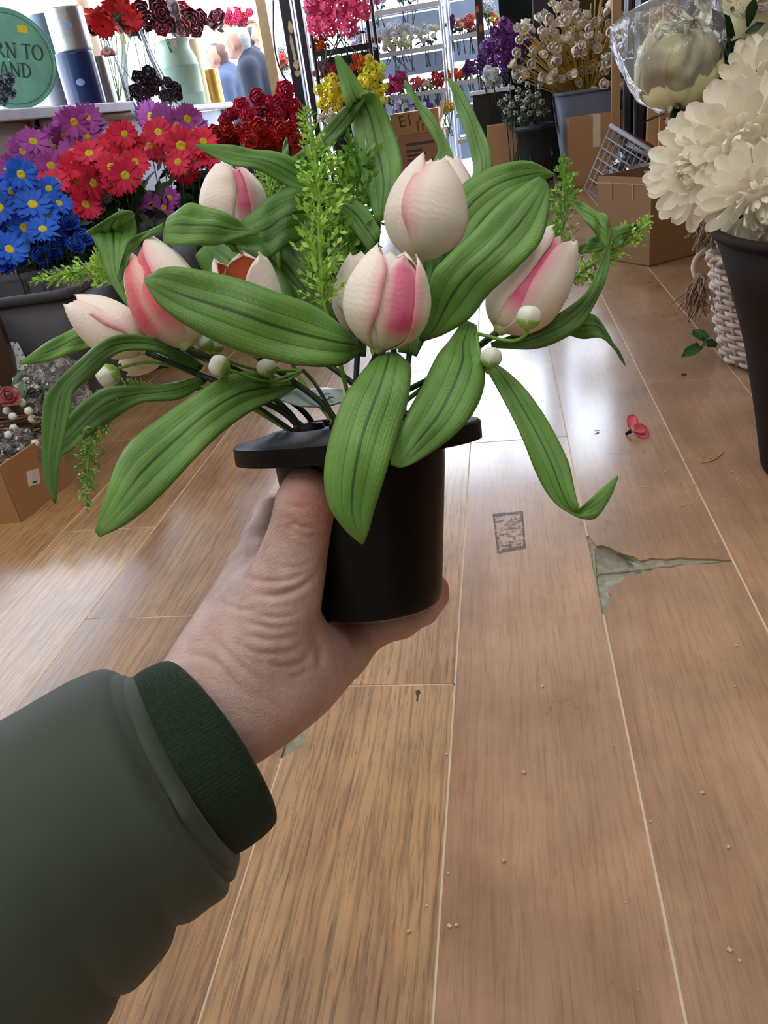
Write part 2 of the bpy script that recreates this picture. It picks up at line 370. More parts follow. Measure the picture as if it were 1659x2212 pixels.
mb = MB(); mb.box((-14, FY+.2, -.45), (10, 30, -.36)); mb.box((-14, -4, -.45), (LX-.13, FY+.2, -.36)); mb.part('street', m_pave, None, False)['kind'] = 'structure'
mb = MB(); mb.box((LX-.1, FY+.2, -.36), (RX, FY+1.6, -.02)); mb.part('front_step', m_pave, None, False)['kind'] = 'structure'
# ceiling panels
m_em = bpy.data.materials.new('lit_diffuser'); m_em.use_nodes = True
_b = m_em.node_tree.nodes['Principled BSDF']; _b.inputs['Emission Color'].default_value = (*LIGHT_COLOUR, 1); _b.inputs['Emission Strength'].default_value = LIGHT_STRENGTH
for i, (x, y) in enumerate([(-1.9, -.8), (.7, -.8), (-1.9, .75), (.7, .75), (-.6, -.8), (-.6, .75)]):
    t = thing('ceiling_light', ['rear', 'rear', 'front', 'front', 'rear', 'front'][i]+' ceiling light panel '+['on the left side', 'on the right side', 'on the left side', 'on the right side', 'in the middle', 'in the middle'][i], 'ceiling light', (x, y, CZ), 'ceiling light panels')
    mb = MB(); mb.box((x-.32, y-.62, CZ-.05), (x-.3, y+.62, CZ)); mb.box((x+.3, y-.62, CZ-.05), (x+.32, y+.62, CZ)); mb.box((x-.3, y-.62, CZ-.05), (x+.3, y-.6, CZ)); mb.box((x-.3, y+.6, CZ-.05), (x+.3, y+.62, CZ))
    mb.part('housing', m_white, t, False)
    mb = MB(); mb.box((x-.3, y-.6, CZ-.04), (x+.3, y+.6, CZ-.03)); mb.part('diffuser', m_em, t, False)

# ================================================================== the pot, the tulips and the hand
def leaf_mat(name, c1, c2, rib):
    m, n, b = nt(name); L = n.links.new
    uvn = N_(n, 'ShaderNodeUVMap'); se = N_(n, 'ShaderNodeSeparateXYZ'); L(uvn.outputs[0], se.inputs[0])
    tc = N_(n, 'ShaderNodeTexCoord'); no = N_(n, 'ShaderNodeTexNoise', i_Scale=35.0, i_Detail=4.0); L(tc.outputs['Object'], no.inputs['Vector'])
    r = ramp(n, [(.3, c1), (.72, c2)]); L(no.outputs['Fac'], r.inputs['Fac'])
    ab = N_(n, 'ShaderNodeMath', operation='ABSOLUTE'); L(se.outputs[0], ab.inputs[0])
    rr = ramp(n, [(0, rib), (.03, rib), (.075, (1, 1, 1)), (.37, (1, 1, 1)), (.40, sc(rib, 1.3)), (.43, (1, 1, 1))]); L(ab.outputs[0], rr.inputs['Fac'])
    # the printed veins fade towards the tip
    fd = N_(n, 'ShaderNodeMapRange'); fd.inputs[1].default_value = .72; fd.inputs[2].default_value = .95; fd.inputs[3].default_value = .9; fd.inputs[4].default_value = 0.0; L(se.outputs[1], fd.inputs[0])
    x = N_(n, 'ShaderNodeMix', data_type='RGBA', blend_type='MULTIPLY'); L(fd.outputs[0], x.inputs[0]); L(r.outputs[0], x.inputs[6]); L(rr.outputs[0], x.inputs[7])
    L(x.outputs[2], b.inputs['Base Color']); b.inputs['Roughness'].default_value = .33; b.inputs['Specular IOR Level'].default_value = .6
    b.inputs['Sheen Weight'].default_value = .12
    mpl = N_(n, 'ShaderNodeMapping'); mpl.inputs['Scale'].default_value = (26, 3.0, 1); L(uvn.outputs[0], mpl.inputs[0])
    n2 = N_(n, 'ShaderNodeTexNoise', i_Scale=1.0, i_Detail=4.0, i_Distortion=.4); L(mpl.outputs[0], n2.inputs['Vector'])
    bp = N_(n, 'ShaderNodeBump', i_Strength=.55, i_Distance=.0009); L(n2.outputs['Fac'], bp.inputs['Height']); L(bp.outputs['Normal'], b.inputs['Normal'])
    # cloth lets some light through
    t = N_(n, 'ShaderNodeBsdfTranslucent'); L(x.outputs[2], t.inputs[0]); mx = N_(n, 'ShaderNodeMixShader'); mx.inputs[0].default_value = .22
    out = n.nodes['Material Output']; L(b.outputs[0], mx.inputs[1]); L(t.outputs[0], mx.inputs[2]); L(mx.outputs[0], out.inputs[0])
    return m
m_leaf = leaf_mat('cloth_leaf', srgb(92, 148, 52), srgb(126, 178, 82), srgb(112, 140, 96))
m_leafd = leaf_mat('cloth_leaf_dark', srgb(70, 122, 38), srgb(98, 150, 56), srgb(112, 140, 96))
m_stem = plain('dark_green_stem', srgb(26, 52, 30), .45, .15, 60)
m_stemlt = plain('light_green_stem', srgb(120, 165, 62), .5, .15, 60)
m_fern = plain('lime_plastic_fern', srgb(160, 208, 84), .45, .18, 90, spec=.5)
m_fernd = plain('green_plastic_fern', srgb(134, 184, 80), .45, .18, 90, spec=.5)

def leaf(parent, st, mt=None, cup=.18, nl=26, nw=13, vein=.0021, name='leaf', wob=.0017, seed=0):
    """st: stations (Lx, Ly, Rx, Ry, depthL[, depthR]); lofted blade with pleated veins and a cupped section"""
    mt = mt or m_leaf
    Ls = np.array([P(s[0], s[1], s[4]) for s in st]); Rs = np.array([P(s[2], s[3], s[5] if len(s) > 5 else s[4]) for s in st])
    A = catmull(Ls, nl); B = catmull(Rs, nl); u = np.linspace(-1, 1, nw)
    rs = np.random.RandomState(seed+len(st)*13+int(st[0][0]) % 97)
    mid = (A+B)/2; T = np.gradient(mid, axis=0); W = (B-A); wd = np.linalg.norm(W, axis=1)
    Nn = np.cross(T, W); Nn /= np.linalg.norm(Nn, axis=1)[:, None]+1e-12
    for i in range(1, nl):
        if np.dot(Nn[i], Nn[i-1]) < 0: Nn[i] = -Nn[i]
    if np.dot(Nn[nl//2], FW) > 0: Nn = -Nn
    V = []; uv = []; ph = rs.uniform(0, 6.28, 3)
    for i in range(nl):
        t = i/(nl-1)
        for k in u:
            pl = -math.exp(-((abs(k)-.40)/.09)**2)*.8 - math.exp(-(k/.08)**2) + .35*math.cos(k*2.5*PI)*.6
            fade = min(1, 6*t)*min(1, 4*(1-t))
            h = cup*wd[i]*(k*k-.4)*-.5*1.0 + pl*vein*fade*min(1, wd[i]/.02) + wob*fade*math.sin(7*t+ph[0]+1.7*k)*abs(k)+wob*.6*fade*math.sin(15*t+ph[1]-2.3*k)
            V.append(A[i]*(1-k)/2 + B[i]*(1+k)/2 + Nn[i]*h); uv.append((k, t))
    o = part(name, V, gridfaces(nl, nw), mt, parent, True, uv); solid(o, .0005); return o

# ---- pot ----------------------------------------------------------------------------------------------
m_pot = plain('black_plastic', srgb(6, 6, 9), .36, .12, 30, spec=.25)
m_potlid = plain('black_plastic_lid', srgb(8, 8, 11), .42, .12, 30, spec=.22)
m_hole = plain('hole_dark', srgb(4, 4, 5), .8)
TOP = P(772, 938, .425)
ax2 = unit(.115*CR+.993*CD); AX = unit(ax2*math.cos(math.radians(9.5))+FW*math.sin(math.radians(9.5)))   # down the pot
PM = basis(TOP, -AX, CR)          # local z up out of the pot
pot = thing('grave_vase_pot', 'black plastic tapered pot with a wide holed lid, held up by a hand', 'flower pot', TOP+AX*.1)
mb = MB(); rt, rb, hh = .0475, .0375, .099
mb.lathe([(rt, -.004), (rt, -.012), (rt-.0006, -.02), (rb+.0012, -hh+.012), (rb+.001, -hh+.008), (rb-.001, -hh+.002), (rb-.004, -hh), (.004, -hh)], 64, PM, False, True)
mb.part('pot_body', m_pot, pot).data.set_sharp_from_angle(angle=.6)
rl = .0685
mb = MB()
mb.lathe([(rt-.004, -.0095), (rl-.003, -.0085), (rl, -.0085), (rl, .0005), (rl-.0012, .0017), (rl-.010, .0034), (.050, .0050), (.047, .0062), (.044, .0066), (.0422, .0064), (.0415, .0058), (.005, .0062), (.0005, .0062)], 64, PM)
lid = mb.part('pot_lid', m_potlid, pot); lid.data.set_sharp_from_angle(angle=.5)
HOLES = [(0, 0)]+[(.027*math.cos(a), .027*math.sin(a)) for a in np.linspace(0, 2*PI, 7)[:-1]+.35]
for hx, hy in HOLES:
    q = PM @ Matrix.Translation((hx, hy, .0060)); mb = MB()
    mb.lathe([(.0085, -.001), (.0085, .0028), (.0078, .0034), (.0068, .003), (.0066, .0009)], 20, q); r_ = mb.part('hole_collar', m_potlid, lid)
    mb = MB(); mb.lathe([(.0067, .0011), (.0003, .0012)], 20, q); mb.part('hole', m_hole, lid)  # sunk near-black disc: the shade inside the hole is put into its colour
# small clear-white swing tag lying across the lid
m_tag = plain('frosted_tag', srgb(196, 214, 210), .25, .05, 20, spec=.6)
tp = [P(598, 853, .41), P(640, 843, .42), P(700, 838, .43), P(741, 842, .432), P(742, 868, .42), P(700, 880, .41), P(650, 878, .405), P(610, 866, .405)]
o = part('price_tag', tp, [tuple(range(8))], m_tag, pot, False); solid(o, .0008)
cc = P(704, 858, .4185); aa = (P(720, 855, .4190)-P(690, 860, .4170)); bb = (P(704, 851, .4225)-P(704, 866, .4140))
pts = [cc+aa*.5*math.cos(t)+bb*.42*math.sin(t)-FW*.0012 for t in np.linspace(.8, 5.9, 16)]
mb = MB(); mb.tube(pts, .00035, 5); mb.tube([cc+aa*.2-bb*.1-FW*.0012, cc+aa*.55-bb*.3-FW*.0012], .00035, 5); mb.part('tag_print', plain('tag_ink', srgb(70, 110, 115), .5), pot)

# ---- tulips -------------------------------------------------------------------------------------------
def petal_mat(name, cream, pink, kind):
    m, n, b = nt(name); L = n.links.new
    uvn = N_(n, 'ShaderNodeUVMap'); se = N_(n, 'ShaderNodeSeparateXYZ'); L(uvn.outputs[0], se.inputs[0])
    tc = N_(n, 'ShaderNodeTexCoord'); no = N_(n, 'ShaderNodeTexNoise', i_Scale=55.0, i_Detail=3.0); L(tc.outputs['Object'], no.inputs['Vector'])
    oi = N_(n, 'ShaderNodeObjectInfo')
    ab = N_(n, 'ShaderNodeMath', operation='ABSOLUTE'); L(se.outputs[0], ab.inputs[0])
    if kind == 'edge': pr = [(0, (0,)*3), (.55, (.03,)*3), (.82, (.45,)*3), (1, (.9,)*3)]
    elif kind == 'stripe': pr = [(0, (1,)*3), (.35, (.95,)*3), (.75, (.12,)*3), (1, (.0,)*3)]
    else: pr = [(0, (.04,)*3), (.6, (.12,)*3), (1, (.4,)*3)]
    r1 = ramp(n, pr); L(ab.outputs[0], r1.inputs[0])
    r2 = ramp(n, [(0, (0,)*3), (.10, (.3,)*3), (.26, (1,)*3), (.84, (.95,)*3), (.99, (.35,)*3)]); L(se.outputs[1], r2.inputs[0])
    mu = N_(n, 'ShaderNodeMath', operation='MULTIPLY'); L(r1.outputs[0], mu.inputs[0]); L(r2.outputs[0], mu.inputs[1])
    nm = N_(n, 'ShaderNodeMapRange', i_To_Min=.55, i_To_Max=1.25); L(no.outputs['Fac'], nm.inputs[0])
    m2 = N_(n, 'ShaderNodeMath', operation='MULTIPLY', use_clamp=True); L(mu.outputs[0], m2.inputs[0]); L(nm.outputs[0], m2.inputs[1])
    x = N_(n, 'ShaderNodeMix', data_type='RGBA'); L(m2.outputs[0], x.inputs[0]); x.inputs[6].default_value = cream; x.inputs[7].default_value = pink
    gb = ramp(n, [(0, (1, 1, 1)), (.14, (0,)*3)]); L(se.outputs[1], gb.inputs[0])
    x2 = N_(n, 'ShaderNodeMix', data_type='RGBA'); L(gb.outputs[0], x2.inputs[0]); L(x.outputs[2], x2.inputs[6]); x2.inputs[7].default_value = srgb(226, 226, 186)
    L(x2.outputs[2], b.inputs['Base Color']); b.inputs['Roughness'].default_value = .6; b.inputs['Sheen Weight'].default_value = .25; b.inputs['Specular IOR Level'].default_value = .3
    wv = N_(n, 'ShaderNodeTexWave', i_Scale=5.0, i_Distortion=7.0, i_Detail=3.0); wv.bands_direction = 'Y'; L(uvn.outputs[0], wv.inputs['Vector'])
    bp = N_(n, 'ShaderNodeBump', i_Strength=.12, i_Distance=.0008); L(wv.outputs['Fac'], bp.inputs['Height']); L(bp.outputs['Normal'], b.inputs['Normal'])
    t = N_(n, 'ShaderNodeBsdfTranslucent'); L(x2.outputs[2], t.inputs[0]); mx = N_(n, 'ShaderNodeMixShader'); mx.inputs[0].default_value = .08
    out = n.nodes['Material Output']; L(b.outputs[0], mx.inputs[1]); L(t.outputs[0], mx.inputs[2]); L(mx.outputs[0], out.inputs[0])
    return m
CREAM = srgb(252, 247, 236)
pm_edge = petal_mat('petal_pink_edge', CREAM, srgb(240, 130, 158), 'edge')
pm_stripe = petal_mat('petal_magenta_stripe', CREAM, srgb(232, 78, 138), 'stripe')
pm_pale = petal_mat('petal_pale', srgb(252, 246, 236), srgb(240, 156, 165), 'pale')
pm_red = petal_mat('petal_red_stripe', srgb(240, 196, 190), srgb(228, 60, 92), 'stripe')
m_peach = plain('petal_peach_inside', srgb(250, 196, 152), .65, .12, 60)
m_orange = plain('petal_orange_inside', srgb(252, 160, 104), .65, .12, 60)
translucent(m_orange, srgb(254, 176, 122), .2); translucent(m_peach, srgb(250, 196, 152), .2)

def petal(parent, M, R, H, phi, halfang, topopen, mt, rin=1.0, twist=0., tipcut=1.0, tipout=0., seed=0, nu=13, nv=22, name='petal', hscale=1.0):
    """one cupped petal wrapped round the flower axis; local z is the axis"""
    rs = np.random.RandomState(seed); V = []; uv = []; ph = rs.uniform(0, 6.28, 4)
    for i in range(nv):
        t = i/(nv-1); z = t*H*hscale
        # egg-shaped bud: fast swell, widest at 42 %, drawing in to topopen
        if t < .42: pr = math.sin((t/.42)*PI/2)**.55
        else:
            k = (t-.42)/.58; pr = 1-(1-topopen)*(k**2.1)
        pr = max(pr, .10)
        wtop = 1.0 if t < .68 else math.sqrt(max(0, 1-((t-.68)/.32)**2.6))
        wv = halfang*(0.55+.45*math.sin(min(1, t/.45)*PI/2))*max(wtop, .03)
        for j in range(nu):
            u = -1+2*j/(nu-1); a = phi+twist*(t-.3)+u*wv
            r = R*pr*rin*(1+.035*(1-u*u)) + R*(.016*math.sin(9*t+ph[0]+2*u)+.010*math.sin(17*t+ph[1]-3*u))*t + tipout*R*max(0, t-.8)*5*.2
            r += R*.05*abs(u)**3*(1 if rin >= 1 else -.5)
            zz = z-.05*H*tipcut*(u*u)*t**3+.006*H*math.sin(11*u+ph[2])*t**6
            V.append(M @ Vector((r*math.cos(a), r*math.sin(a), zz))); uv.append((u, t))
    o = part(name, V, gridfaces(nv, nu), mt, parent, True, uv); m = solid(o, .0007, -1.0, 0)
    if len(mt) > 1: o.modifiers['thick'].material_offset = 1
    return o
def tulip(label, tip, base, d0, d1, width_px, cfg, roll=0., hole=0, stem_mid=None, top=.36):
    """tip/base in pixels with depths d0 (tip) d1 (base)"""
    B = P(*base, d1); Tp = P(*tip, d0); H = np.linalg.norm(Tp-B); R = width_px/2/FPX*(d0+d1)/2*.95
    hx, hy = HOLES[hole % 7]; hp = np.array(PM @ Vector((hx, hy, .0086)))
    t = thing('tulip', label, 'tulip', hp, 'tulips in the black pot')
    view = unit(C0-(B+Tp)/2); M = basis(B, Tp-B, view)   # local x faces the camera
    for k, c in enumerate(cfg):
        ph, ha, mt, rin, hs = c[:5]; inner = c[5] if len(c) > 5 else m_peach
        petal(t, M, R, H, math.radians(ph)+roll, math.radians(ha), (c[6] if len(c) > 6 else top), [mt, inner], rin, seed=k*3+int(tip[0]), hscale=hs)
    mb = MB()
    # receptacle closing the bottom of the flower
    mb.lathe([(.0006, -.002), (R*.14, -.001), (R*.26, .002), (R*.36, .008), (.0008, .012)], 16, M); mb.part('receptacle', plain('receptacle_green', srgb(196, 205, 140), .6), t)
    mid = (P(*stem_mid) if stem_mid else (B*.55+hp*.45)+np.array([0, 0, .004]))
    mb = MB(); mb.tube(catmull([hp-np.array(-AX)*.012, hp*.7+mid*.3, mid, B-unit(Tp-B)*.001], 18), .0017, 8); mb.part('stem', m_stem, t)
    return t
full = lambda f0, f1, f2: None
# phi 0 faces the camera; + is counter-clockwise seen from the tip (towards picture right for upright flowers)
T = {}
T['front'] = tulip('largest front tulip with a magenta stripe down its middle, above the pot', (858, 529), (818, 757), .366, .378, 190,
    [(150, 62, pm_edge, .90, .98), (-120, 62, pm_edge, .92, .96), (-14, 56, pm_edge, .90, .93, m_peach), (24, 44, pm_stripe, .97, .92, m_orange), (-66, 58, pm_edge, 1.02, .98), (92, 54, pm_edge, 1.03, .95)], 0, 0, None, .46)
T['top'] = tulip('tall upright tulip standing highest right of centre, orange showing at its tip', (945, 332), (898, 565), .400, .406, 182,
    [(170, 62, pm_edge, .90, 1.0), (110, 60, pm_edge, .95, .97), (-105, 60, pm_pale, .95, .98), (-20, 62, pm_pale, .95, .90, m_orange), (-72, 58, pm_pale, .99, .97, m_orange), (28, 62, pm_edge, 1.03, .94)], 0, 1, (850, 700, .42), .34)
T['right'] = tulip('tulip leaning right beneath the broad veined leaf', (1222, 503), (1078, 715), .400, .396, 168,
    [(160, 62, pm_pale, .90, .97), (-110, 60, pm_edge, .94, .98), (100, 60, pm_edge, .95, .97), (-10, 46, pm_stripe, .96, .90), (-66, 56, pm_pale, 1.0, .98), (54, 56, pm_edge, 1.03, .97)], 0, 2, (960, 800, .415), .40)
T['left'] = tulip('tulip with a red streak under a curled leaf, left of centre', (296, 515), (404, 748), .400, .395, 165,
    [(160, 62, pm_edge, .90, .97), (-110, 62, pm_edge, .94, .98), (100, 60, pm_pale, .95, .97), (-62, 50, pm_red, .98, .90), (0, 54, pm_red, .97, .86), (60, 62, pm_edge, 1.03, .99)], 0, 3, (540, 815, .41), .34)
T['farleft'] = tulip('pale pink tulip lying out furthest left', (146, 648), (312, 758), .405, .405, 120,
    [(160, 62, pm_pale, .90, .95), (-110, 62, pm_pale, .94, .97), (95, 60, pm_pale, .95, .98), (5, 55, pm_edge, .97, .90), (-50, 60, pm_pale, 1.0, .98), (50, 62, pm_edge, 1.02, .95)], .2, 4, (500, 838, .415), .32)
T['mid'] = tulip('tulip showing its orange throat, half behind the broad left leaf', (510, 538), (556, 768), .386, .412, 160,
    [(165, 62, pm_pale, .92, .96, m_orange), (105, 60, pm_pale, .96, .94, m_orange), (-105, 60, pm_pale, .95, .95, m_orange), (-30, 55, pm_pale, .95, .74, m_orange), (-70, 52, pm_pale, 1.0, .86, m_orange), (55, 52, pm_pale, 1.03, .97, m_peach)], 0, 5, (620, 815, .415), .66)
T['back'] = tulip('small tulip at the back upper left with one pink streak', (488, 358), (520, 520), .465, .455, 150,
    [(160, 62, pm_pale, .90, .97), (-110, 62, pm_pale, .94, .98), (100, 60, pm_edge, .95, .97), (22, 34, pm_stripe, .97, .88), (-52, 62, pm_pale, 1.0, .99), (84, 58, pm_edge, 1.02, .97)], 0, 6, (600, 700, .45), .32)
T['hid1'] = tulip('cream tulip mostly hidden behind the tallest tulip', (965, 340), (985, 500), .455, .45, 110,
    [(160, 62, pm_pale, .90, .97), (-110, 62, pm_pale, .94, .98), (60, 60, pm_pale, .98, .97), (0, 60, pm_pale, 1.0, .96), (-60, 60, pm_pale, 1.02, .96)], 0, 1, (900, 700, .44), .42)
T['hid2'] = tulip('pale lilac tulip mostly hidden behind the front tulip', (780, 545), (775, 720), .435, .43, 120,
    [(160, 62, pm_pale, .90, .97), (-110, 62, pm_pale, .94, .98), (60, 60, pm_pale, .98, .97), (0, 60, pm_pale, 1.0, .96), (-60, 60, pm_pale, 1.02, .96)], 0, 0, (770, 800, .43), .42)
T['low'] = tulip('small greenish cream bud hanging low on the left', (262, 800), (352, 745), .43, .43, 70,
    [(160, 62, pm_pale, .90, .97), (-110, 62, pm_pale, .94, .98), (60, 60, pm_pale, .98, .97), (0, 60, pm_pale, 1.0, .96), (-60, 60, pm_pale, 1.02, .96)], 0, 4, (500, 800, .425), .5)

# ---- leaves, each on the tulip whose stem carries it ---------------------------------------------------
lf = lambda k, st, mt=None, **kw: leaf(T[k], st, mt, **kw)
lf('front', [(774,742,786,754,.388),(737,695,742,788,.376),(682,658,662,792,.368),(602,630,572,773,.362),(512,598,482,743,.357),(422,582,402,702,.356),(352,579,340,657,.358),(312,600,314,614,.362)], m_leaf, vein=.0022)
lf('right', [(905,732,912,738,.392),(915,700,960,722,.388),(932,600,1010,690,.380),(965,555,1055,634,.375),(1018,503,1112,584,.371),(1080,436,1168,522,.372),(1140,392,1188,446,.376),(1166,381,1184,396,.384)], m_leaf, vein=.0024)
lf('top', [(930,600,945,612,.43),(958,470,1000,545,.432),(989,406,1042,480,.435),(1050,361,1092,440,.44),(1116,348,1142,408,.447),(1167,360,1176,388,.455),(1199,375,1201,379,.465)], m_leaf)
lf('hid1', [(812,480,836,474,.44),(788,400,869,380,.445),(767,310,860,312,.45),(756,252,846,264,.452),(752,225,818,214,.449),(746,231,797,200,.44),(733,176,768,163,.438),(722,120,734,119,.437)], m_leaf, nl=40)
lf('hid2', [(606,376,640,398,.46),(632,341,664,372,.452),(681,292,707,330,.447),(741,235,754,268,.445),(792,199,795,204,.442)], m_leafd)
lf('mid', [(824,500,800,548,.438),(786,440,757,492,.440),(729,412,722,457,.438),(668,364,668,426,.435),(603,331,604,388,.431),(546,320,552,366,.428),(496,311,500,358,.426),(421,312,424,318,.424)], m_leaf, nl=34)
lf('mid', [(705,440,700,470,.44),(642,406,655,510,.436),(600,412,612,536,.432),(558,440,578,557,.43),(521,477,545,530,.43)], m_leafd)
lf('mid', [(520,500,600,640,.412),(480,505,570,600,.408),(440,512,576,552,.405),(400,520,557,505,.404)], m_leafd)
lf('mid', [(556,499,560,507,.398),(507,473,508,516,.392),(450,446,450,529,.388),(402,436,388,532,.388),(362,466,350,523,.392)], m_leaf)
lf('left', [(325,722,342,732,.408),(270,655,302,648,.405),(232,600,272,590,.405),(207,530,281,520,.408),(196,508,291,488,.412),(188,503,291,474,.408),(222,478,289,462,.404),(264,452,285,457,.402)], m_leaf, nl=40)
lf('left', [(352,482,354,499,.392),(294,511,306,521,.389),(268,545,286,542,.388),(256,588,273,578,.391),(259,612,264,602,.395)], m_leaf)
lf('farleft', [(262,692,258,722,.432),(200,694,200,747,.43),(159,705,158,764,.428),(105,738,108,779,.426),(40,784,42,788,.424)], m_leaf)
lf('farleft', [(440,790,430,802,.41),(375,742,372,778,.395),(319,723,326,762,.383),(263,723,272,758,.374),(222,738,236,772,.370),(175,775,200,808,.367),(120,828,160,842,.364),(96,870,152,880,.362),(91,960,137,945,.361),(94,1035,126,1022,.361),(117,1088,122,1086,.362)], m_leafd, nl=44)
lf('low', [(446,812,446,826,.412),(366,824,385,864,.402),(280,834,305,870,.396),(222,840,250,898,.392),(166,880,200,935,.390),(128,930,150,975,.389),(108,985,120,992,.389)], m_leafd)
lf('low', [(642,828,640,838,.415),(575,808,602,860,.404),(500,808,542,888,.393),(420,848,482,932,.383),(340,903,422,992,.374),(270,965,348,1068,.366),(233,1050,278,1128,.360),(205,1148,214,1161,.357)], m_leaf, vein=.0020)
lf('front', [(818,764,862,762,.380),(790,784,886,782,.366),(762,828,886,822,.356),(742,862,880,862,.350),(718,922,862,922,.345),(703,980,846,978,.342),(699,1040,828,1040,.342),(712,1100,808,1104,.344),(748,1150,797,1145,.347),(781,1175,785,1174,.350)], m_leaf, nl=36, vein=.0015, cup=.26)
lf('right', [(1000,692,1030,702,.392),(968,735,1034,745,.382),(946,762,1050,800,.373),(912,830,1040,855,.363),(880,893,1008,908,.356),(858,942,950,962,.352),(845,985,895,1000,.351),(843,1004,862,1011,.352)], m_leaf, vein=.0019, cup=.22)
lf('right', [(1040,782,1062,778,.395),(1052,800,1096,799,.390),(1078,848,1134,836,.386),(1107,905,1172,888,.382),(1132,960,1204,942,.379),(1157,1017,1230,1000,.376),(1184,1064,1240,1056,.374),(1214,1097,1247,1092,.373),(1240,1113,1252,1100,.373),(1262,1121,1274,1079,.371),(1290,1117,1296,1058,.370),(1320,1072,1318,1041,.370),(1334,1034,1335,1027,.371)], m_leaf, nl=52)
lf('right', [(1060,740,1062,752,.402),(1110,722,1150,754,.400),(1168,700,1212,734,.400),(1222,668,1258,702,.401),(1262,636,1287,656,.403),(1290,588,1306,610,.405),(1305,545,1316,555,.407),(1317,492,1322,496,.409)], m_leafd, nl=34)
lf('right', [(1228,431,1231,434,.415),(1261,438,1252,463,.412),(1297,454,1278,496,.409),(1313,470,1296,519,.408),(1321,496,1313,540,.408)], m_leaf)
lf('right', [(1322,492,1328,540,.410),(1348,486,1345,526,.414),(1366,485,1366,510,.418),(1383,486,1384,490,.422)], m_leaf)
lf('right', [(1312,512,1304,540,.409),(1276,514,1278,546,.411),(1258,526,1258,549,.414),(1246,539,1248,546,.417)], m_leafd)
lf('right', [(1225,690,1222,722,.425),(1262,678,1262,731,.423),(1286,680,1296,731,.421),(1310,712,1318,744,.420),(1330,750,1336,766,.420),(1351,788,1352,791,.421)], m_leafd)
lf('hid1', [(925,360,985,362,.47),(947,322,976,334,.472),(930,284,957,286,.475),(908,250,936,248,.478),(889,220,913,218,.48),(878,200,893,192,.482),(872,174,875,173,.484)], m_leaf)
lf('hid1', [(1010,430,1062,420,.465),(1022,366,1062,350,.468),(1015,318,1052,308,.472),(1000,270,1036,264,.476),(983,226,1012,215,.48),(972,190,990,180,.483),(965,170,969,170,.486)], m_leaf)
# leaves deeper inside the bunch
lf('hid2', [(770,720,800,730,.44),(730,640,800,640,.448),(740,560,815,550,.455),(780,480,825,470,.46)], m_leafd)
lf('back', [(690,720,720,710,.445),(640,650,690,620,.452),(590,590,650,560,.458),(560,560,600,530,.462)], m_leafd)
lf('back', [(690,760,730,750,.455),(600,660,720,600,.462),(560,540,690,490,.468),(560,450,640,420,.474),(580,400,600,395,.478)], m_leafd)
lf('hid2', [(740,770,790,770,.46),(690,640,800,630,.466),(690,520,790,520,.472),(710,430,760,430,.476)], m_leafd)
lf('mid', [(640,790,680,770,.428),(520,700,620,610,.435),(450,610,560,530,.440),(420,550,480,500,.444)], m_leafd)
lf('top', [(860,760,900,770,.435),(850,680,935,690,.437),(860,600,945,600,.442),(900,540,930,530,.447)], m_leafd)
lf('back', [(590,380,600,386,.47),(604,345,622,352,.474),(612,312,622,318,.478),(618,296,621,298,.48)], m_leafd)

# ---- fern sprigs --------------------------------------------------------------------------------------
def fern(label, pts, wpx, mt, n=30, seed=0, hole=0, lead=None, cls=5):
    """sprig: pts base->tip (px, py, depth); whorls of little forked leaflets"""
    rs = np.random.RandomState(seed); Q = catmull([P(*p) for p in pts], 40); hp = np.array(PM @ Vector((*HOLES[hole % 7], .0086)))
    t = thing('fern_sprig', label, 'fern sprig', hp, 'lime fern sprigs in the pot')
    pre = [hp-np.array(-AX)*.01]+([P(*p) for p in lead] if lead else [hp*.5+Q[0]*.5])
    mb = MB(); mb.tube(np.vstack([catmull(pre+[Q[0]], 14)[:-1], Q]), [.0013, .0012, .0010, .0005], 6); mb.part('stem', m_stemlt, t)
    mb = MB(); T_, N1, B1 = frames(Q); dm = np.mean([p[2] for p in pts])
    for i in range(n):
        s = (i+.5)/n; k = min(39, int(s*40)); w_ = np.interp(s, np.linspace(0, 1, len(wpx)), wpx)/FPX*dm*.5
        for c in range(cls):
            a = rs.uniform(0, 2*PI); dirn = unit(math.cos(a)*N1[k]+math.sin(a)*B1[k]+T_[k]*rs.uniform(.35, 1.0)); ln = w_*rs.uniform(.7, 1.15)
            o_ = Q[k]+T_[k]*rs.uniform(-.002, .002); side = unit(np.cross(dirn, rs.normal(size=3)))
            for f in range(5):     # forked leaflets along the side twig
                b0 = o_+dirn*ln*(.30+.16*f); dd = unit(dirn*.8+side*((-1)**f)*(.65 if f < 4 else 0)+rs.normal(size=3)*.12); l2 = ln*.33; nn = unit(np.cross(dd, rs.normal(size=3))); wd = l2*.27
                mb.add([b0, b0+dd*l2*.5+nn*wd, b0+dd*l2, b0+dd*l2*.5-nn*wd], [(0, 1, 2, 3)])
            mb.tube([o_, o_+dirn*ln*.9], .00035, 3, False)
    o = mb.part('leaflets', mt, t, True); o['kind'] = 'stuff'; return t
fern('tall lime fern sprig rising in the middle of the bunch', [(700,660,.405),(690,520,.41),(688,400,.42),(676,310,.43),(657,240,.437)], [125,125,118,95,62,32], m_fern, 38, 1, 0, None, 5)
fern('feathery lime fern tip pointing left above the far left tulip', [(262,600,.415),(215,580,.42),(150,590,.425),(72,608,.43)], [70,75,60,18], m_fern, 22, 2, 3, [(480,800,.42),(330,680,.415)], 6)
fern('drooping fern sprig hanging lowest on the left', [(330,840,.405),(262,846,.398),(212,905,.394),(190,1000,.392),(187,1092,.391)], [40,55,60,60,25], m_fernd, 34, 3, 4, [(480,850,.415)], 5)
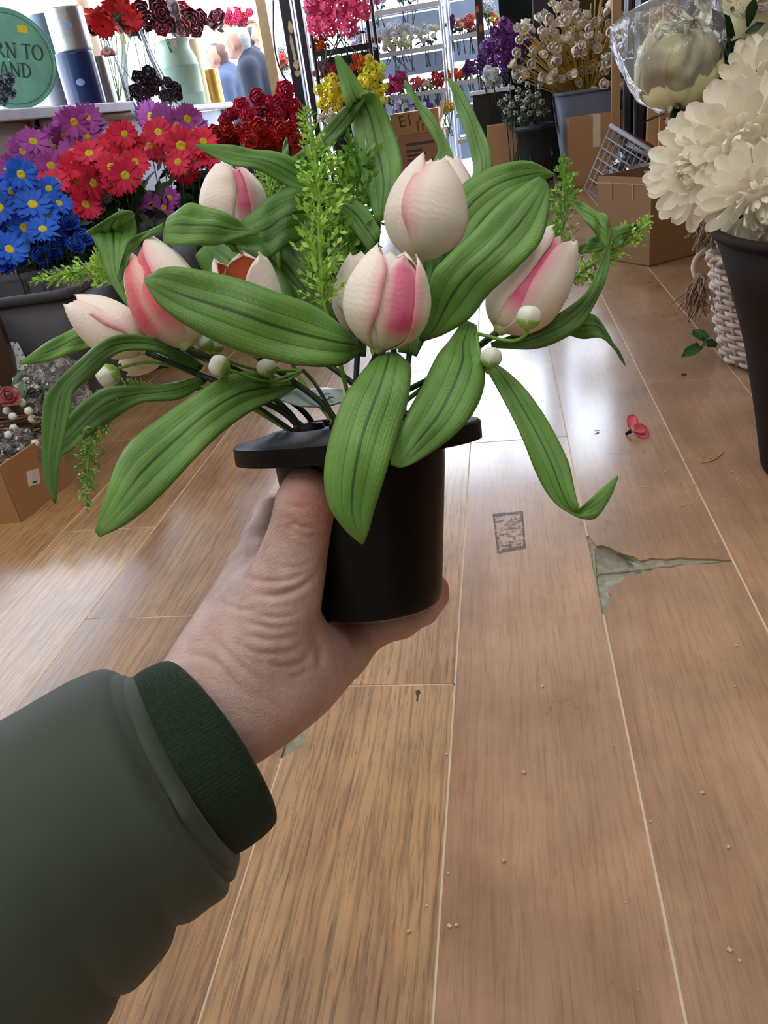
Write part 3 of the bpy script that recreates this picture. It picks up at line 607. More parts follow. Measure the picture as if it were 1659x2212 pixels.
fern('thin fern sprig reaching out to the right by the curled leaf', [(1195,640,.415),(1260,585,.418),(1330,540,.42),(1380,500,.423),(1402,470,.426)], [60,80,75,45,20], m_fern, 28, 4, 2, [(960,800,.42),(1100,700,.415)], 5)
fern('blurred upright fern sprig behind the right tulip', [(1205,540,.45),(1215,470,.453),(1218,400,.456),(1216,345,.46)], [70,75,60,25], m_fernd, 26, 5, 2, [(960,800,.43),(1110,680,.44)], 5)
fern('bushy fern sprig behind the tall one, left of the upright leaf', [(745,560,.45),(765,460,.455),(775,390,.46),(770,330,.465)], [130,150,140,70], m_fernd, 32, 6, 6, None, 6)
fern('fern sprig between the back tulip and the fallen top leaf', [(600,520,.46),(590,440,.465),(578,390,.47),(570,355,.474)], [70,70,55,20], m_fern, 22, 7, 5, [(620,760,.44)], 5)

# ---- white bead buds ----------------------------------------------------------------------------------
m_bud = plain('white_bud', srgb(228, 236, 226), .5, .06, 80)
m_budg = plain('bud_green', srgb(150, 196, 92), .5, .15, 80)
def bud_spray(label, buds, root, hole):
    hp = np.array(PM @ Vector((*HOLES[hole], .0086))); t = thing('bud_spray', label, 'bud spray', hp, 'white bud sprays in the pot')
    r0 = P(*root); mb = MB(); mb.tube(catmull([hp-np.array(-AX)*.01, hp*.4+r0*.6-FW*.004, r0], 10), .0011, 6); mb.part('stem', m_stem, t)
    for (px, py, d, rp, up, bend) in buds:
        c = P(px, py, d); r = rp/FPX*d; ax = unit(up[0]*CR+up[1]*CD-.25*FW); M_ = basis(c, ax)
        V = []; rs = np.random.RandomState(int(px)); nu, nv = 18, 12
        for i in range(nv):
            th = PI*i/(nv-1)
            for j in range(nu):
                a = 2*PI*j/nu; rr = r*(1+.07*math.cos(5*a+1.2*th)*math.sin(th)-.10*max(0, math.cos(th))**6)
                V.append(M_ @ Vector((rr*math.sin(th)*math.cos(a), rr*math.sin(th)*math.sin(a), rr*math.cos(th)*.98)))
        Fc = [(i*nu+j, i*nu+(j+1) % nu, (i+1)*nu+(j+1) % nu, (i+1)*nu+j) for i in range(nv-1) for j in range(nu)]
        b = part('bud', V, Fc, m_bud, t)
        mb = MB(); mb.lathe([(r*.15, -r*1.10), (r*.6, -r*.90), (r*.92, -r*.50), (r*1.0, -r*.30), (r*.97, -r*.25)], 14, M_); part('calyx', [v for v in mb.V], mb.F, m_budg, b)
        e = c-ax*r; mid = (e+r0)/2+(bend[0]*CR+bend[1]*CD)/FPX*d
        mb = MB(); mb.tube(catmull([r0, mid, e-ax*r*.5, e], 14), .0009, 6); part('bud_stalk', mb.V, mb.F, m_stemlt, b)
    return t
bud_spray('two white beaded buds on curled stalks below the right tulip', [(1143,684,.372,26,(.15,-1),(20,22)), (1061,771,.372,23,(.1,-.5),(-10,-2))], (1030,720,.385), 1)
bud_spray('white beaded buds strung under the broad left leaf', [(472,790,.385,23,(-.9,-.3),(0,25)), (576,793,.398,21,(-.4,-.9),(-5,18)), (440,738,.405,20,(-.6,-.7),(-8,20)), (468,742,.41,18,(.2,-.9),(0,20))], (655,800,.412), 5)
bud_spray('blurred pale green bud far left above the drooping fern', [(232,812,.405,25,(-.7,.5),(0,-18))], (400,800,.412), 4)

# ---- the hand and sleeve of the person holding the pot -------------------------------------------------
def surface_nets(V, org, h):
    ins = V < 0; nx, ny, nz = V.shape
    c = np.zeros((nx-1, ny-1, nz-1), dtype=np.int8)
    for a in (0, 1):
        for b in (0, 1):
            for d in (0, 1): c += ins[a:nx-1+a, b:ny-1+b, d:nz-1+d]
    I, J, K = np.nonzero((c > 0) & (c < 8)); pos = np.zeros((len(I), 3)); cnt = np.zeros(len(I))
    offs = [(a, b, d) for a in (0, 1) for b in (0, 1) for d in (0, 1)]
    for p in offs:
        for ax in range(3):
            if p[ax]: continue
            q = list(p); q[ax] = 1
            v0 = V[I+p[0], J+p[1], K+p[2]]; v1 = V[I+q[0], J+q[1], K+q[2]]; cr = (v0 < 0) != (v1 < 0)
            t = np.where(cr, v0/np.where(cr, v0-v1, 1), 0)
            pt = np.tile(np.array(p, dtype=float), (len(I), 1)); pt[:, ax] += t
            pos[cr] += pt[cr]; cnt += cr
    vert = (pos/cnt[:, None]+np.stack([I, J, K], 1))*h+org
    idx = -np.ones(c.shape, dtype=np.int64); idx[I, J, K] = np.arange(len(I)); Fc = []
    for ax in range(3):
        sl0 = [slice(None)]*3; sl1 = [slice(None)]*3; sl0[ax] = slice(0, -1); sl1[ax] = slice(1, None)
        cr = ins[tuple(sl0)] != ins[tuple(sl1)]; a, b, d = np.nonzero(cr); g_ = np.stack([a, b, d], 1)
        o1, o2 = [(1, 2), (2, 0), (0, 1)][ax]
        ok = (g_[:, o1] > 0) & (g_[:, o2] > 0) & (g_[:, o1] < c.shape[o1]) & (g_[:, o2] < c.shape[o2]); g_ = g_[ok]
        s = ins[g_[:, 0], g_[:, 1], g_[:, 2]]; e1 = np.zeros(3, int); e1[o1] = 1; e2 = np.zeros(3, int); e2[o2] = 1
        q = [g_-e1-e2, g_-e2, g_, g_-e1]; q = np.stack([idx[k[:, 0], k[:, 1], k[:, 2]] for k in q], 1)
        q[~s] = q[~s][:, ::-1]; Fc.append(q)
    return vert, np.vstack(Fc)
def cap_sdf(X_, a, b, ra, rb, flat=None):
    ab = b-a; t = np.clip(((X_-a)@ab)/(ab@ab+1e-12), 0, 1); d = X_-(a+t[..., None]*ab)
    return np.linalg.norm(d, axis=-1)-(ra+(rb-ra)*t)
def ell_sdf(X_, c, axes, rad):
    q = (X_-c)@axes.T/np.array(rad); k = np.linalg.norm(q, axis=-1); return (k-1)*min(rad)
def smin(a, b, k):
    h_ = np.clip(.5+.5*(b-a)/k, 0, 1); return b*(1-h_)+a*h_-k*h_*(1-h_)
def cpt(p): return P(p[0], p[1], p[2])
def sdf_mesh(prims, h, pad=.012):
    """prims: list of groups; each group (k_join, [capsule chains ((pts with px,py,d,r_px)...)])"""
    allp = np.vstack([[c[0] for c in g_[1]]+[c[1] for c in g_[1]] for g_ in prims]); rm = max(max(c[2], c[3]) for g_ in prims for c in g_[1])
    lo = allp.min(0)-rm-pad; hi = allp.max(0)+rm+pad; n = np.ceil((hi-lo)/h).astype(int)+1
    gx = [lo[i]+h*np.arange(n[i]) for i in range(3)]
    tot = np.full(tuple(n), 1.0, dtype=np.float32)
    for kj, caps, kin in prims:
        acc = np.full(tuple(n), 1.0, dtype=np.float32)
        for a, b, ra, rb in caps:
            mg = max(ra, rb)+max(kin, kj)+2*h; i0 = np.maximum(0, np.floor((np.minimum(a, b)-mg-lo)/h).astype(int)); i1 = np.minimum(n, np.ceil((np.maximum(a, b)+mg-lo)/h).astype(int)+1)
            sl_ = tuple(slice(i0[i], i1[i]) for i in range(3))
            X_ = np.stack(np.meshgrid(*[gx[i][sl_[i]] for i in range(3)], indexing='ij'), -1).astype(np.float32)
            d = cap_sdf(X_, np.asarray(a, np.float32), np.asarray(b, np.float32), ra, rb).astype(np.float32)
            acc[sl_] = smin(acc[sl_], d, kin)
        tot = smin(tot, acc, kj) if kj > 0 else np.minimum(tot, acc)
    return surface_nets(tot, lo, h)
def chain(pts):
    """(px, py, depth, radius in px) -> capsules"""
    q = [(cpt(p), p[3]/FPX*p[2]) for p in pts]
    return [(q[i][0], q[i+1][0], q[i][1], q[i+1][1]) for i in range(len(q)-1)]
hand_prims = [
    # palm block and wrist
    (.02, chain([(395,1605,.395,98),(440,1545,.398,104),(492,1490,.402,106),(560,1425,.412,104),(620,1385,.422,98)])
        + chain([(520,1560,.402,82),(585,1500,.412,82),(650,1450,.425,78),(705,1420,.438,62)])
        + chain([(430,1500,.402,78),(500,1400,.412,80),(545,1310,.422,72),(560,1240,.436,56)])
        + chain([(640,1430,.432,66),(740,1408,.452,46)])
        + chain([(560,1240,.437,52),(640,1320,.462,48),(700,1370,.468,46),(740,1400,.462,44)]), .018),
    # thenar and thumb
    (.012, chain([(520,1420,.402,82),(575,1360,.401,86),(606,1290,.400,80),(628,1222,.398,66),(645,1160,.394,56),(656,1110,.391,51),(662,1078,.3895,50),(665,1056,.3885,46)]), .010),
    # index
    (.008, chain([(556,1232,.438,48),(566,1170,.450,44),(590,1110,.465,38),(650,1080,.478,35),(735,1085,.4835,32),(790,1095,.483,30)]), .004),
    # middle
    (.007, chain([(625,1300,.466,44),(640,1220,.482,38),(710,1180,.4875,35),(800,1180,.4865,32),(860,1190,.480,30)]), .004),
    # ring
    (.007, chain([(690,1355,.470,42),(730,1300,.484,37),(800,1275,.488,34),(890,1270,.482,31),(925,1265,.472,28)]), .004),
    # little finger, carrying the bottom edge of the pot
    (.008, chain([(725,1405,.455,44),(800,1366,.458,36),(868,1344,.462,33),(915,1318,.465,30),(940,1288,.464,27),(946,1268,.463,23)]), .004),
]
hv, hf = sdf_mesh(hand_prims, .0011)
# push skin out of the pot (flesh pressed against the wall), then smooth lightly
def press(v):
    Mi = np.array(PM.inverted()); q = v@Mi[:3, :3].T+Mi[:3, 3]; r = np.hypot(q[:, 0], q[:, 1]); z = q[:, 2]
    rp = rt+(rb-rt)*np.clip((-z-.012)/(hh-.012), 0, 1)+.0006
    side = (z > -hh-.0005) & (r < rp) & (z < .0)
    up_d = (z+hh+.0006)       # distance above the bottom plane
    out_d = rp-r
    usebot = side & (up_d < out_d) ; useside = side & ~usebot
    k = np.where(useside, rp/np.maximum(r, 1e-5), 1.0); q[:, 0] *= k; q[:, 1] *= k
    q[:, 2] = np.where(usebot, -hh-.0006, q[:, 2]); Mw = np.array(PM); return q@Mw[:3, :3].T+Mw[:3, 3]
def relax(v, f, it=2, lam=.5):
    e = np.vstack([f[:, [0, 1]], f[:, [1, 2]], f[:, [2, 3]], f[:, [3, 0]]]); e = np.vstack([e, e[:, ::-1]])
    cnt = np.bincount(e[:, 0], minlength=len(v))[:, None]
    for _ in range(it):
        s = np.stack([np.bincount(e[:, 0], weights=v[e[:, 1], i], minlength=len(v)) for i in range(3)], 1); v = v+lam*(s/cnt-v)
    return v
def vnormals(v, f):
    n = np.cross(v[f[:, 2]]-v[f[:, 0]], v[f[:, 3]]-v[f[:, 1]]); o = np.zeros_like(v)
    for k in range(4): np.add.at(o, f[:, k], n)
    return o/(np.linalg.norm(o, axis=1)[:, None]+1e-12)
hv = relax(hv, hf, 3); hv = press(hv)
# creases: polylines in the picture, carved where the skin faces the camera
def carve(v, f, lines):
    n = vnormals(v, f); rel = v-C0; z = rel@FW; px = 829.5+FPX*(rel@CR)/z; py = 1106+FPX*(rel@CD)/z
    face = np.clip(-(n*(rel/np.linalg.norm(rel, axis=1)[:, None])).sum(1)*2, 0, 1); dsp = np.zeros(len(v))
    for pts, dep, wd in lines:
        q = catmull(np.array(pts, float), 40); best = np.full(len(v), 1e9); bt = np.zeros(len(v))
        for i in range(39):
            a, b = q[i], q[i+1]; ab = b-a; t = np.clip(((px-a[0])*ab[0]+(py-a[1])*ab[1])/(ab@ab+1e-9), 0, 1)
            d = np.hypot(px-a[0]-t*ab[0], py-a[1]-t*ab[1]); m = d < best; best[m] = d[m]; bt[m] = (i+t[m])/39
        taper = np.sin(np.clip(bt, 0.02, .98)*PI)**.5
        dsp -= dep*taper*face*(np.exp(-(best/wd)**2)-.45*np.exp(-((best-2.2*wd)/(1.3*wd))**2))
    return v+n*dsp[:, None]
cre = [([(684,1240),(660,1262),(630,1278),(590,1287),(560,1285)], .0013, 7), ([(640,1128),(628,1142),(660,1160),(690,1158)], .0006, 6), ([(622,1120),(650,1140),(690,1140)], .0007, 6),
       ([(520,1246),(570,1256),(630,1252),(672,1232)], .0006, 6), ([(560,1328),(600,1336),(645,1326)], .0007, 6), ([(535,1345),(590,1356),(640,1350)], .0006, 6),
       ([(530,1372),(580,1382),(640,1376)], .0006, 6), ([(520,1395),(560,1412),(620,1410),(650,1395)], .0006, 6), ([(560,1424),(610,1442),(655,1430),(668,1405)], .0008, 7),
       ([(600,1452),(640,1462),(668,1440)], .0005, 6), ([(455,1370),(480,1400),(520,1440),(560,1470)], .0006, 7), ([(408,1412),(460,1428),(500,1470),(540,1510)], .0009, 8),
       ([(560,1500),(600,1530),(620,1558)], .0008, 8), ([(676,1362),(690,1400),(688,1450)], .0007, 8), ([(745,1352),(765,1382),(770,1410)], .0010, 7), ([(796,1352),(800,1375),(797,1392)], .0009, 6),
       ([(856,1345),(860,1360),(858,1374)], .0005, 5), ([(610,1085),(640,1096),(680,1092)], .0004, 6), ([(578,1176),(566,1200),(560,1225)], .0010, 9), ([(540,1180),(545,1196),(538,1215)], .0006, 7),
       ([(600,1222),(640,1226),(680,1212)], .0004, 5), ([(470,1300),(520,1318),(560,1315)], .0004, 6)]
hv = carve(hv, hf, cre)
def skin_mat():
    m, n, b = nt('skin'); L = n.links.new; tc = N_(n, 'ShaderNodeTexCoord')
    no = N_(n, 'ShaderNodeTexNoise', i_Scale=45.0, i_Detail=5.0, i_Roughness=.6); L(tc.outputs['Object'], no.inputs['Vector'])
    r = ramp(n, [(.3, srgb(176, 146, 138)), (.5, srgb(192, 166, 158)), (.7, srgb(202, 180, 172))]); L(no.outputs['Fac'], r.inputs[0])
    at = N_(n, 'ShaderNodeAttribute', attribute_name='flush'); x = N_(n, 'ShaderNodeMix', data_type='RGBA'); L(at.outputs['Fac'], x.inputs[0]); L(r.outputs[0], x.inputs[6]); x.inputs[7].default_value = srgb(196, 112, 100)
    L(x.outputs[2], b.inputs['Base Color']); b.inputs['Roughness'].default_value = .5; b.inputs['Specular IOR Level'].default_value = .35
    b.inputs['Subsurface Weight'].default_value = .18; b.inputs['Subsurface Radius'].default_value = (.006, .0025, .0015); b.inputs['Subsurface Scale'].default_value = 1.0
    vo = N_(n, 'ShaderNodeTexVoronoi', i_Scale=900.0); L(tc.outputs['Object'], vo.inputs['Vector'])
    mp = N_(n, 'ShaderNodeMapping'); mp.inputs['Rotation'].default_value = (0.3, .8, .5); mp.inputs['Scale'].default_value = (1, 3.2, 1.5); L(tc.outputs['Object'], mp.inputs[0])
    n3 = N_(n, 'ShaderNodeTexNoise', i_Scale=110.0, i_Detail=4.0, i_Distortion=.6); L(mp.outputs[0], n3.inputs['Vector'])
    ad = N_(n, 'ShaderNodeMath', operation='MULTIPLY_ADD'); L(vo.outputs['Distance'], ad.inputs[0]); ad.inputs[1].default_value = .35; L(n3.outputs['Fac'], ad.inputs[2])
    bp = N_(n, 'ShaderNodeBump', i_Strength=.5, i_Distance=.0012); L(ad.outputs[0], bp.inputs['Height']); L(bp.outputs['Normal'], b.inputs['Normal'])
    return m
m_skin = skin_mat()
person = thing('person', 'outstretched bare hand and dark green jacket sleeve gripping the black pot', 'person', P(480, 1530, .40))
o = part('hand', hv, hf, m_skin, person)
rel = hv-C0; z = rel@FW; px = 829.5+FPX*(rel@CR)/z; py = 1106+FPX*(rel@CD)/z
fl = .5*np.exp(-(((px-668)/55)**2+((py-1085)/75)**2))*(z < .42)+.55*np.exp(-(((px-955)/40)**2+((py-1275)/40)**2))+.25*np.exp(-(((px-780)/70)**2+((py-1360)/40)**2))+.25*np.exp(-(((px-600)/40)**2+((py-1555)/40)**2))
at = o.data.attributes.new('flush', 'FLOAT', 'POINT'); at.data.foreach_set('value', np.clip(fl, 0, 1).astype(np.float32))
# thumb nail on the outer side of the thumb
tn = unit(-CR*.93-FW*-.25+CD*-.1); c = P(662, 1056, .389)+tn*(46/FPX*.389*.93); axn = unit(P(664, 1010, .388)-P(658, 1090, .391)); sx = np.cross(axn, tn); V = []
for i in range(7):
    for j in range(7):
        u, v = -1+j/3, -1+i/3; V.append(c+axn*v*.0075*(1-.15*u*u)+sx*u*.0062*(1-.2*max(0, v)**2)-tn*(.0028*u*u+.0012*v*v)+tn*.0006)
solid(part('thumb_nail', V, gridfaces(7, 7), plain('nail', srgb(214, 172, 160), .3, .05, 60, spec=.5), person), .0006)

# sleeve: rings given by their upper and lower outline in the picture
m_sleeve = plain('dark_green_shell_cloth', srgb(58, 68, 58), .68, .10, 22, bump=.1, sheen=.12, spec=.3)
def knit():
    m, n, b = nt('dark_green_knit'); L = n.links.new
    uvn = N_(n, 'ShaderNodeUVMap'); mp = N_(n, 'ShaderNodeMapping'); mp.inputs['Scale'].default_value = (150, 24, 1); L(uvn.outputs[0], mp.inputs[0])
    wv = N_(n, 'ShaderNodeTexWave', i_Scale=.33, i_Distortion=.6); wv.bands_direction = 'X'; L(mp.outputs[0], wv.inputs['Vector'])
    no = N_(n, 'ShaderNodeTexNoise', i_Scale=700.0, i_Detail=3.0); tc = N_(n, 'ShaderNodeTexCoord'); L(tc.outputs['Object'], no.inputs['Vector'])
    ad = N_(n, 'ShaderNodeMath', operation='ADD'); L(wv.outputs['Fac'], ad.inputs[0]); L(no.outputs['Fac'], ad.inputs[1])
    r = ramp(n, [(.3, srgb(24, 38, 26)), (.9, srgb(44, 60, 44))]); L(no.outputs['Fac'], r.inputs[0]); L(r.outputs[0], b.inputs['Base Color'])
    b.inputs['Roughness'].default_value = .95; b.inputs['Sheen Weight'].default_value = .08; b.inputs['Specular IOR Level'].default_value = .15
    bp = N_(n, 'ShaderNodeBump', i_Strength=.25, i_Distance=.0005); L(ad.outputs[0], bp.inputs['Height']); L(bp.outputs['Normal'], b.inputs['Normal']); return m
m_knit = knit()
def ringloft(name, st, mt, parent, n=96, m=60, fold=None, thick=.9, slope=.2):
    Uc = np.array([P(s[0], s[1], s[4]) for s in st]); Lc = np.array([P(s[2], s[3], s[4]) for s in st])
    A = catmull(Uc, m); B = catmull(Lc, m); c = (A+B)/2; T_ = np.gradient(c, axis=0); V = []; uv = []
    for i in range(m):
        hvv = (A[i]-B[i])/2; r = np.linalg.norm(hvv); h1 = hvv/r; t = unit(-.84*CR+.54*CD-FW*(slope if np.isscalar(slope) else slope[0]+(slope[1]-slope[0])*min(1, i/(m-1)*1.2))); t = unit(t-h1*np.dot(t, h1)); n2 = np.cross(t, h1)
        if np.dot(n2, FW) > 0: n2 = -n2           # n2 points to the camera
        for j in range(n):
            a = 2*PI*j/n; rr = r
            d = fold(i/(m-1), a) if fold else 0.0
            V.append(c[i]+h1*(r+d)*math.cos(a)+n2*(r*thick+d)*math.sin(a)); uv.append((j/n, i/(m-1)))
    Fc = [(i*n+j, i*n+(j+1) % n, (i+1)*n+(j+1) % n, (i+1)*n+j) for i in range(m-1) for j in range(n)]
    return part(name, V, Fc, mt, parent, True, uv)
# rings run from the hand back to the elbow; the arm axis climbs away from the lens
cu = ringloft('knit_cuff', [(376,1490,546,1762,.3915),(368,1450,572,1774,.3895),(358,1443,573,1783,.389),(335,1449,553,1799,.3876),(312,1462,528,1815,.3862),(290,1482,506,1826,.3850),(268,1504,484,1828,.3838)], m_knit, person, 128, 40,
    lambda s, a: .0006*math.sin(3*a+2)+.0004*math.sin(9*s+5*a), slope=(.66, .20))
solid(cu, .003, -1)
def sfold(s, a):
    d = .0016*math.sin(2*a+1.3)+.0008*math.sin(3*a+4*s)
    # gathers on the underside behind the hem, dying out up the sleeve
    low = math.exp(-((((a-3.7) % (2*PI)))/1.0-0)**2) if (a > 2.2 and a < 5.4) else 0
    g_ = math.exp(-((s-.30)/.16)**2)
    d += low*g_*.0055*math.sin(13*a+9*s)
    # two deep creases running round the underside
    for s0, a0, dp, wd in ((.33, 3.2, .006, .022), (.52, 3.0, .004, .03), (.72, 2.8, .005, .04)):
        w_ = math.exp(-((a-a0)/.75)**2); d -= dp*w_*math.exp(-((s-s0-.08*(a-a0))/wd)**2)
    return d
sl = ringloft('jacket_sleeve', [(288,1492,492,1830,.3806),(276,1484,500,1844,.3800),(264,1480,502,1854,.3793),(248,1478,498,1870,.378),(220,1469,490,1902,.3765),(165,1490,446,1936,.374),(110,1520,398,1978,.371),(55,1552,350,2040,.368),(0,1582,300,2098,.3645),(-60,1616,258,2148,.361),(-125,1655,200,2215,.357),(-260,1720,90,2350,.349),(-420,1790,-40,2500,.340)], m_sleeve, person, 160, 120, sfold, slope=.16)
solid(sl, .003, -1)
hem = ringloft('hem_band', [(302,1486,500,1826,.3822),(299,1478,508,1836,.3820),(290,1475,511,1846,.3815),(276,1476,508,1856,.3806),(266,1482,501,1854,.3798)], m_sleeve, person, 128, 24, lambda s, a: .0012*math.sin(3*a+.8)+.0022*math.exp(-((a-1.75)/.16)**2), slope=.22)
solid(hem, .002, -1)

# ================================================================== flower builders for the shop
def petalgrid(L, W, cup, droop, nu=5, nv=5, point=.0, base=.25):
    """petal lying along +x from the origin; returns verts, faces, uv"""
    V = []; uv = []
    for i in range(nv):
        t = i/(nv-1); w_ = W*(base+(1-base)*math.sin(min(1, t/.62)*PI/2))*(1 if t < .62 else math.sqrt(max(.0, 1-((t-.62)/.38)**2))*(1-point*(t-.62)/.38)+.04)
        for j in range(nu):
            u = -1+2*j/(nu-1); V.append((t*L, u*w_/2, cup*W*u*u-droop*L*t*t)); uv.append((u, t))
    return V, gridfaces(nv, nu), uv
def xf(V, M_): return [tuple(M_ @ Vector(v)) for v in V]
def rot(ax, a): return Matrix.Rotation(a, 4, ax)
def head_daisy(name, mt, n=15, seed=0, layers=2):
    rs = np.random.RandomState(seed); mb = MB()
    for l in range(layers):
        for k in range(n):
            V, Fc, uv = petalgrid(.92*rs.uniform(.88, 1.06), .30, -.06, rs.uniform(-.05, .22), 3, 5, .1, .3)
            M_ = rot('Z', 2*PI*(k+.5*l)/n+rs.uniform(-.07, .07)) @ rot('Y', -.12-.16*l+rs.uniform(-.1, .1)) @ Matrix.Translation((.12, 0, .02*l)); mb.add(xf(V, M_), Fc, uv)
    return mb.mesh(name, mt)
def head_centre(name, mt):
    mb = MB(); mb.lathe([(.30, 0), (.29, .06), (.22, .12), (.12, .12), (.05, .09), (.005, .085)], 12); return mb.mesh(name, mt)
def head_rose(name, mt, seed=0, rings=((.18, 3, .95), (.38, 4, .75), (.62, 5, .55), (.85, 6, .25)), ruffle=.0, size=.62):
    rs = np.random.RandomState(seed); mb = MB()
    for rr, n, lift in rings:
        for k in range(n):
            V, Fc, uv = petalgrid(size*(.75+.35*rr), size*(.75+.45*rr), .22, -.10+.25*rr, 6, 5, 0, .45)
            if ruffle: V = [(x, y, z+ruffle*math.sin(9*y/size+k)*x/size) for x, y, z in V]
            M_ = rot('Z', 2*PI*k/n+rr*9+rs.uniform(-.2, .2)) @ Matrix.Translation((.05+.12*rr, 0, .05-.12*rr)) @ rot('Y', -lift*1.45+rs.uniform(-.12, .12)); mb.add(xf(V, M_), Fc, uv)
    return mb.mesh(name, mt)
def head_cluster(name, mt, n=26, petals=4, fl=.34, seed=0, dome=1.0):
    """dome of small four or five petalled florets"""
    rs = np.random.RandomState(seed); mb = MB()
    for i in range(n):
        z = 1-1.45*dome*(i+.5)/n; ph = i*2.399; r = math.sqrt(max(0, 1-z*z)); d = np.array([r*math.cos(ph), r*math.sin(ph), z]); B_ = basis(d*rs.uniform(.6, .78), d+rs.normal(size=3)*.15)
        for k in range(petals):
            V, Fc, uv = petalgrid(fl, fl*.8, -.05, .15, 3, 3, 0, .3); mb.add(xf(V, B_ @ rot('Z', 2*PI*k/petals+i) @ rot('Y', -.2)), Fc, uv)
    return mb.mesh(name, mt)
def head_pom(name, mt, n=60, seed=0):
    rs = np.random.RandomState(seed); mb = MB()
    for i in range(n):
        z = 1-1.5*(i+.5)/n; ph = i*2.399; r = math.sqrt(max(0, 1-z*z)); d = np.array([r*math.cos(ph), r*math.sin(ph), z]); B_ = basis(d*.35, d+rs.normal(size=3)*.1)
        V, Fc, uv = petalgrid(.34, .3, .2, .0, 3, 4, 0, .5); mb.add(xf(V, B_ @ rot('Z', i*1.7) @ rot('Y', -1.1)), Fc, uv)
    return mb.mesh(name, mt)
def pm(name, c, **kw): return plain(name, srgb(*c), kw.pop('rough', .6), .16, kw.pop('scale', 3.0), objvar=.16, sheen=.15, **kw)
m_foliage = plain('dark_foliage', srgb(34, 66, 34), .55, .3, 30)
m_foliage2 = plain('grey_green_foliage', srgb(86, 108, 84), .6, .25, 30)
m_yc = plain('daisy_centre', srgb(214, 198, 52), .7, .2, 6)
ME = {}
def H_(kind, colour, c, seed=0, **kw):
    k = kind+'_'+colour+str(seed)
    if k not in ME:
        m = pm('petal_'+colour, c)
        ME[k] = dict(daisy=head_daisy, rose=head_rose, cluster=head_cluster, pom=head_pom)[kind](k, m, seed=seed, **kw)
    return ME[k]
ME['centre'] = head_centre('daisy_centre', m_yc)
def face_cam(c, up=.45, rs=None, jit=.35):
    v = unit(C0-c)+np.array([0, 0, up])
    if rs is not None: v = v+rs.normal(size=3)*jit
    return unit(v)
def place_head(parent, me, c, r, nrm, name='flower', centre=False, spin=0.):
    M_ = basis(c, nrm) @ rot('Z', spin) @ Matrix.Scale(r, 4); o = put(name, me, parent, M_)
    if centre:
        o2 = bpy.data.objects.new('flower_centre', ME['centre']); COL.objects.link(o2); o2.parent = o
    return o
def leafcloud(parent, c, rad, n, size, mt, seed=0, name='foliage'):
    rs = np.random.RandomState(seed); mb = MB()
    for i in range(n):
        d = unit(rs.normal(size=3)); p = c+d*np.array(rad)*rs.uniform(.25, 1.0)**.6; l = size*rs.uniform(.6, 1.2); M_ = basis(p, unit(rs.normal(size=3)+np.array([0, -.4, .6])))
        V, Fc, uv = petalgrid(l, l*.42, .12, rs.uniform(0, .4), 3, 4, .4, .2); mb.add(xf(V, M_ @ rot('Z', rs.uniform(0, 6.28))), Fc, uv)
    o = mb.part(name, mt, parent); o['kind'] = 'stuff'; return o
def stems(parent, heads, foot, r=.0018, mt=None, name='stem', spread=.02, seed=0):
    rs = np.random.RandomState(seed); mb = MB(); foot = np.array(foot, float)
    for h in heads:
        f = foot+np.array([rs.uniform(-1, 1)*spread, rs.uniform(-1, 1)*spread, 0]); mb.tube(catmull([f, (f*.45+h*.55)+unit(h-C0)*.10*np.linalg.norm(h-f), h+unit(h-C0)*.02], 6), r, 4)
    mb.part('stems', mt or m_stem, parent)
def bush(name, label, cat, heads, foot, group, foliage=None, seed=0):
    """heads: (px, py, depth, radius_px, mesh, centre?)"""
    t = thing(name, label, cat, foot, group); rs = np.random.RandomState(seed); pts = []
    for h in heads:
        c = P(h[0], h[1], h[2]); pts.append(c); place_head(t, h[4], c, h[3]/FPX*h[2], face_cam(c, .35, rs, h[6] if len(h) > 6 else .28), 'flower', h[5], rs.uniform(0, 6.28))
    pts = np.array(pts); stems(t, pts, foot, seed=seed); nx = len(heads)
    for i in range(int(nx*.9)):
        a_, b_ = heads[rs.randint(nx)], heads[rs.randint(nx)]; k_ = rs.uniform(.2, .8); dp_ = max(a_[2], b_[2])+.06
        if abs(a_[0]-b_[0])+abs(a_[1]-b_[1]) > 130: continue
        c = P(a_[0]*k_+b_[0]*(1-k_)+rs.uniform(-14, 14), a_[1]*k_+b_[1]*(1-k_)+rs.uniform(-14, 14), dp_); place_head(t, a_[4], c, a_[3]/FPX*dp_, face_cam(c, .35, rs, .4), 'flower', a_[5], rs.uniform(0, 6.28))
    if foliage:
        c = pts.mean(0)+FW*foliage[2]-np.array([0, 0, foliage[3]]); leafcloud(t, c, (np.ptp(pts, axis=0)/2+foliage[4]) if len(foliage) > 4 else np.ptp(pts, axis=0)/2+.03, foliage[0], foliage[1], m_foliage, seed)
    return t

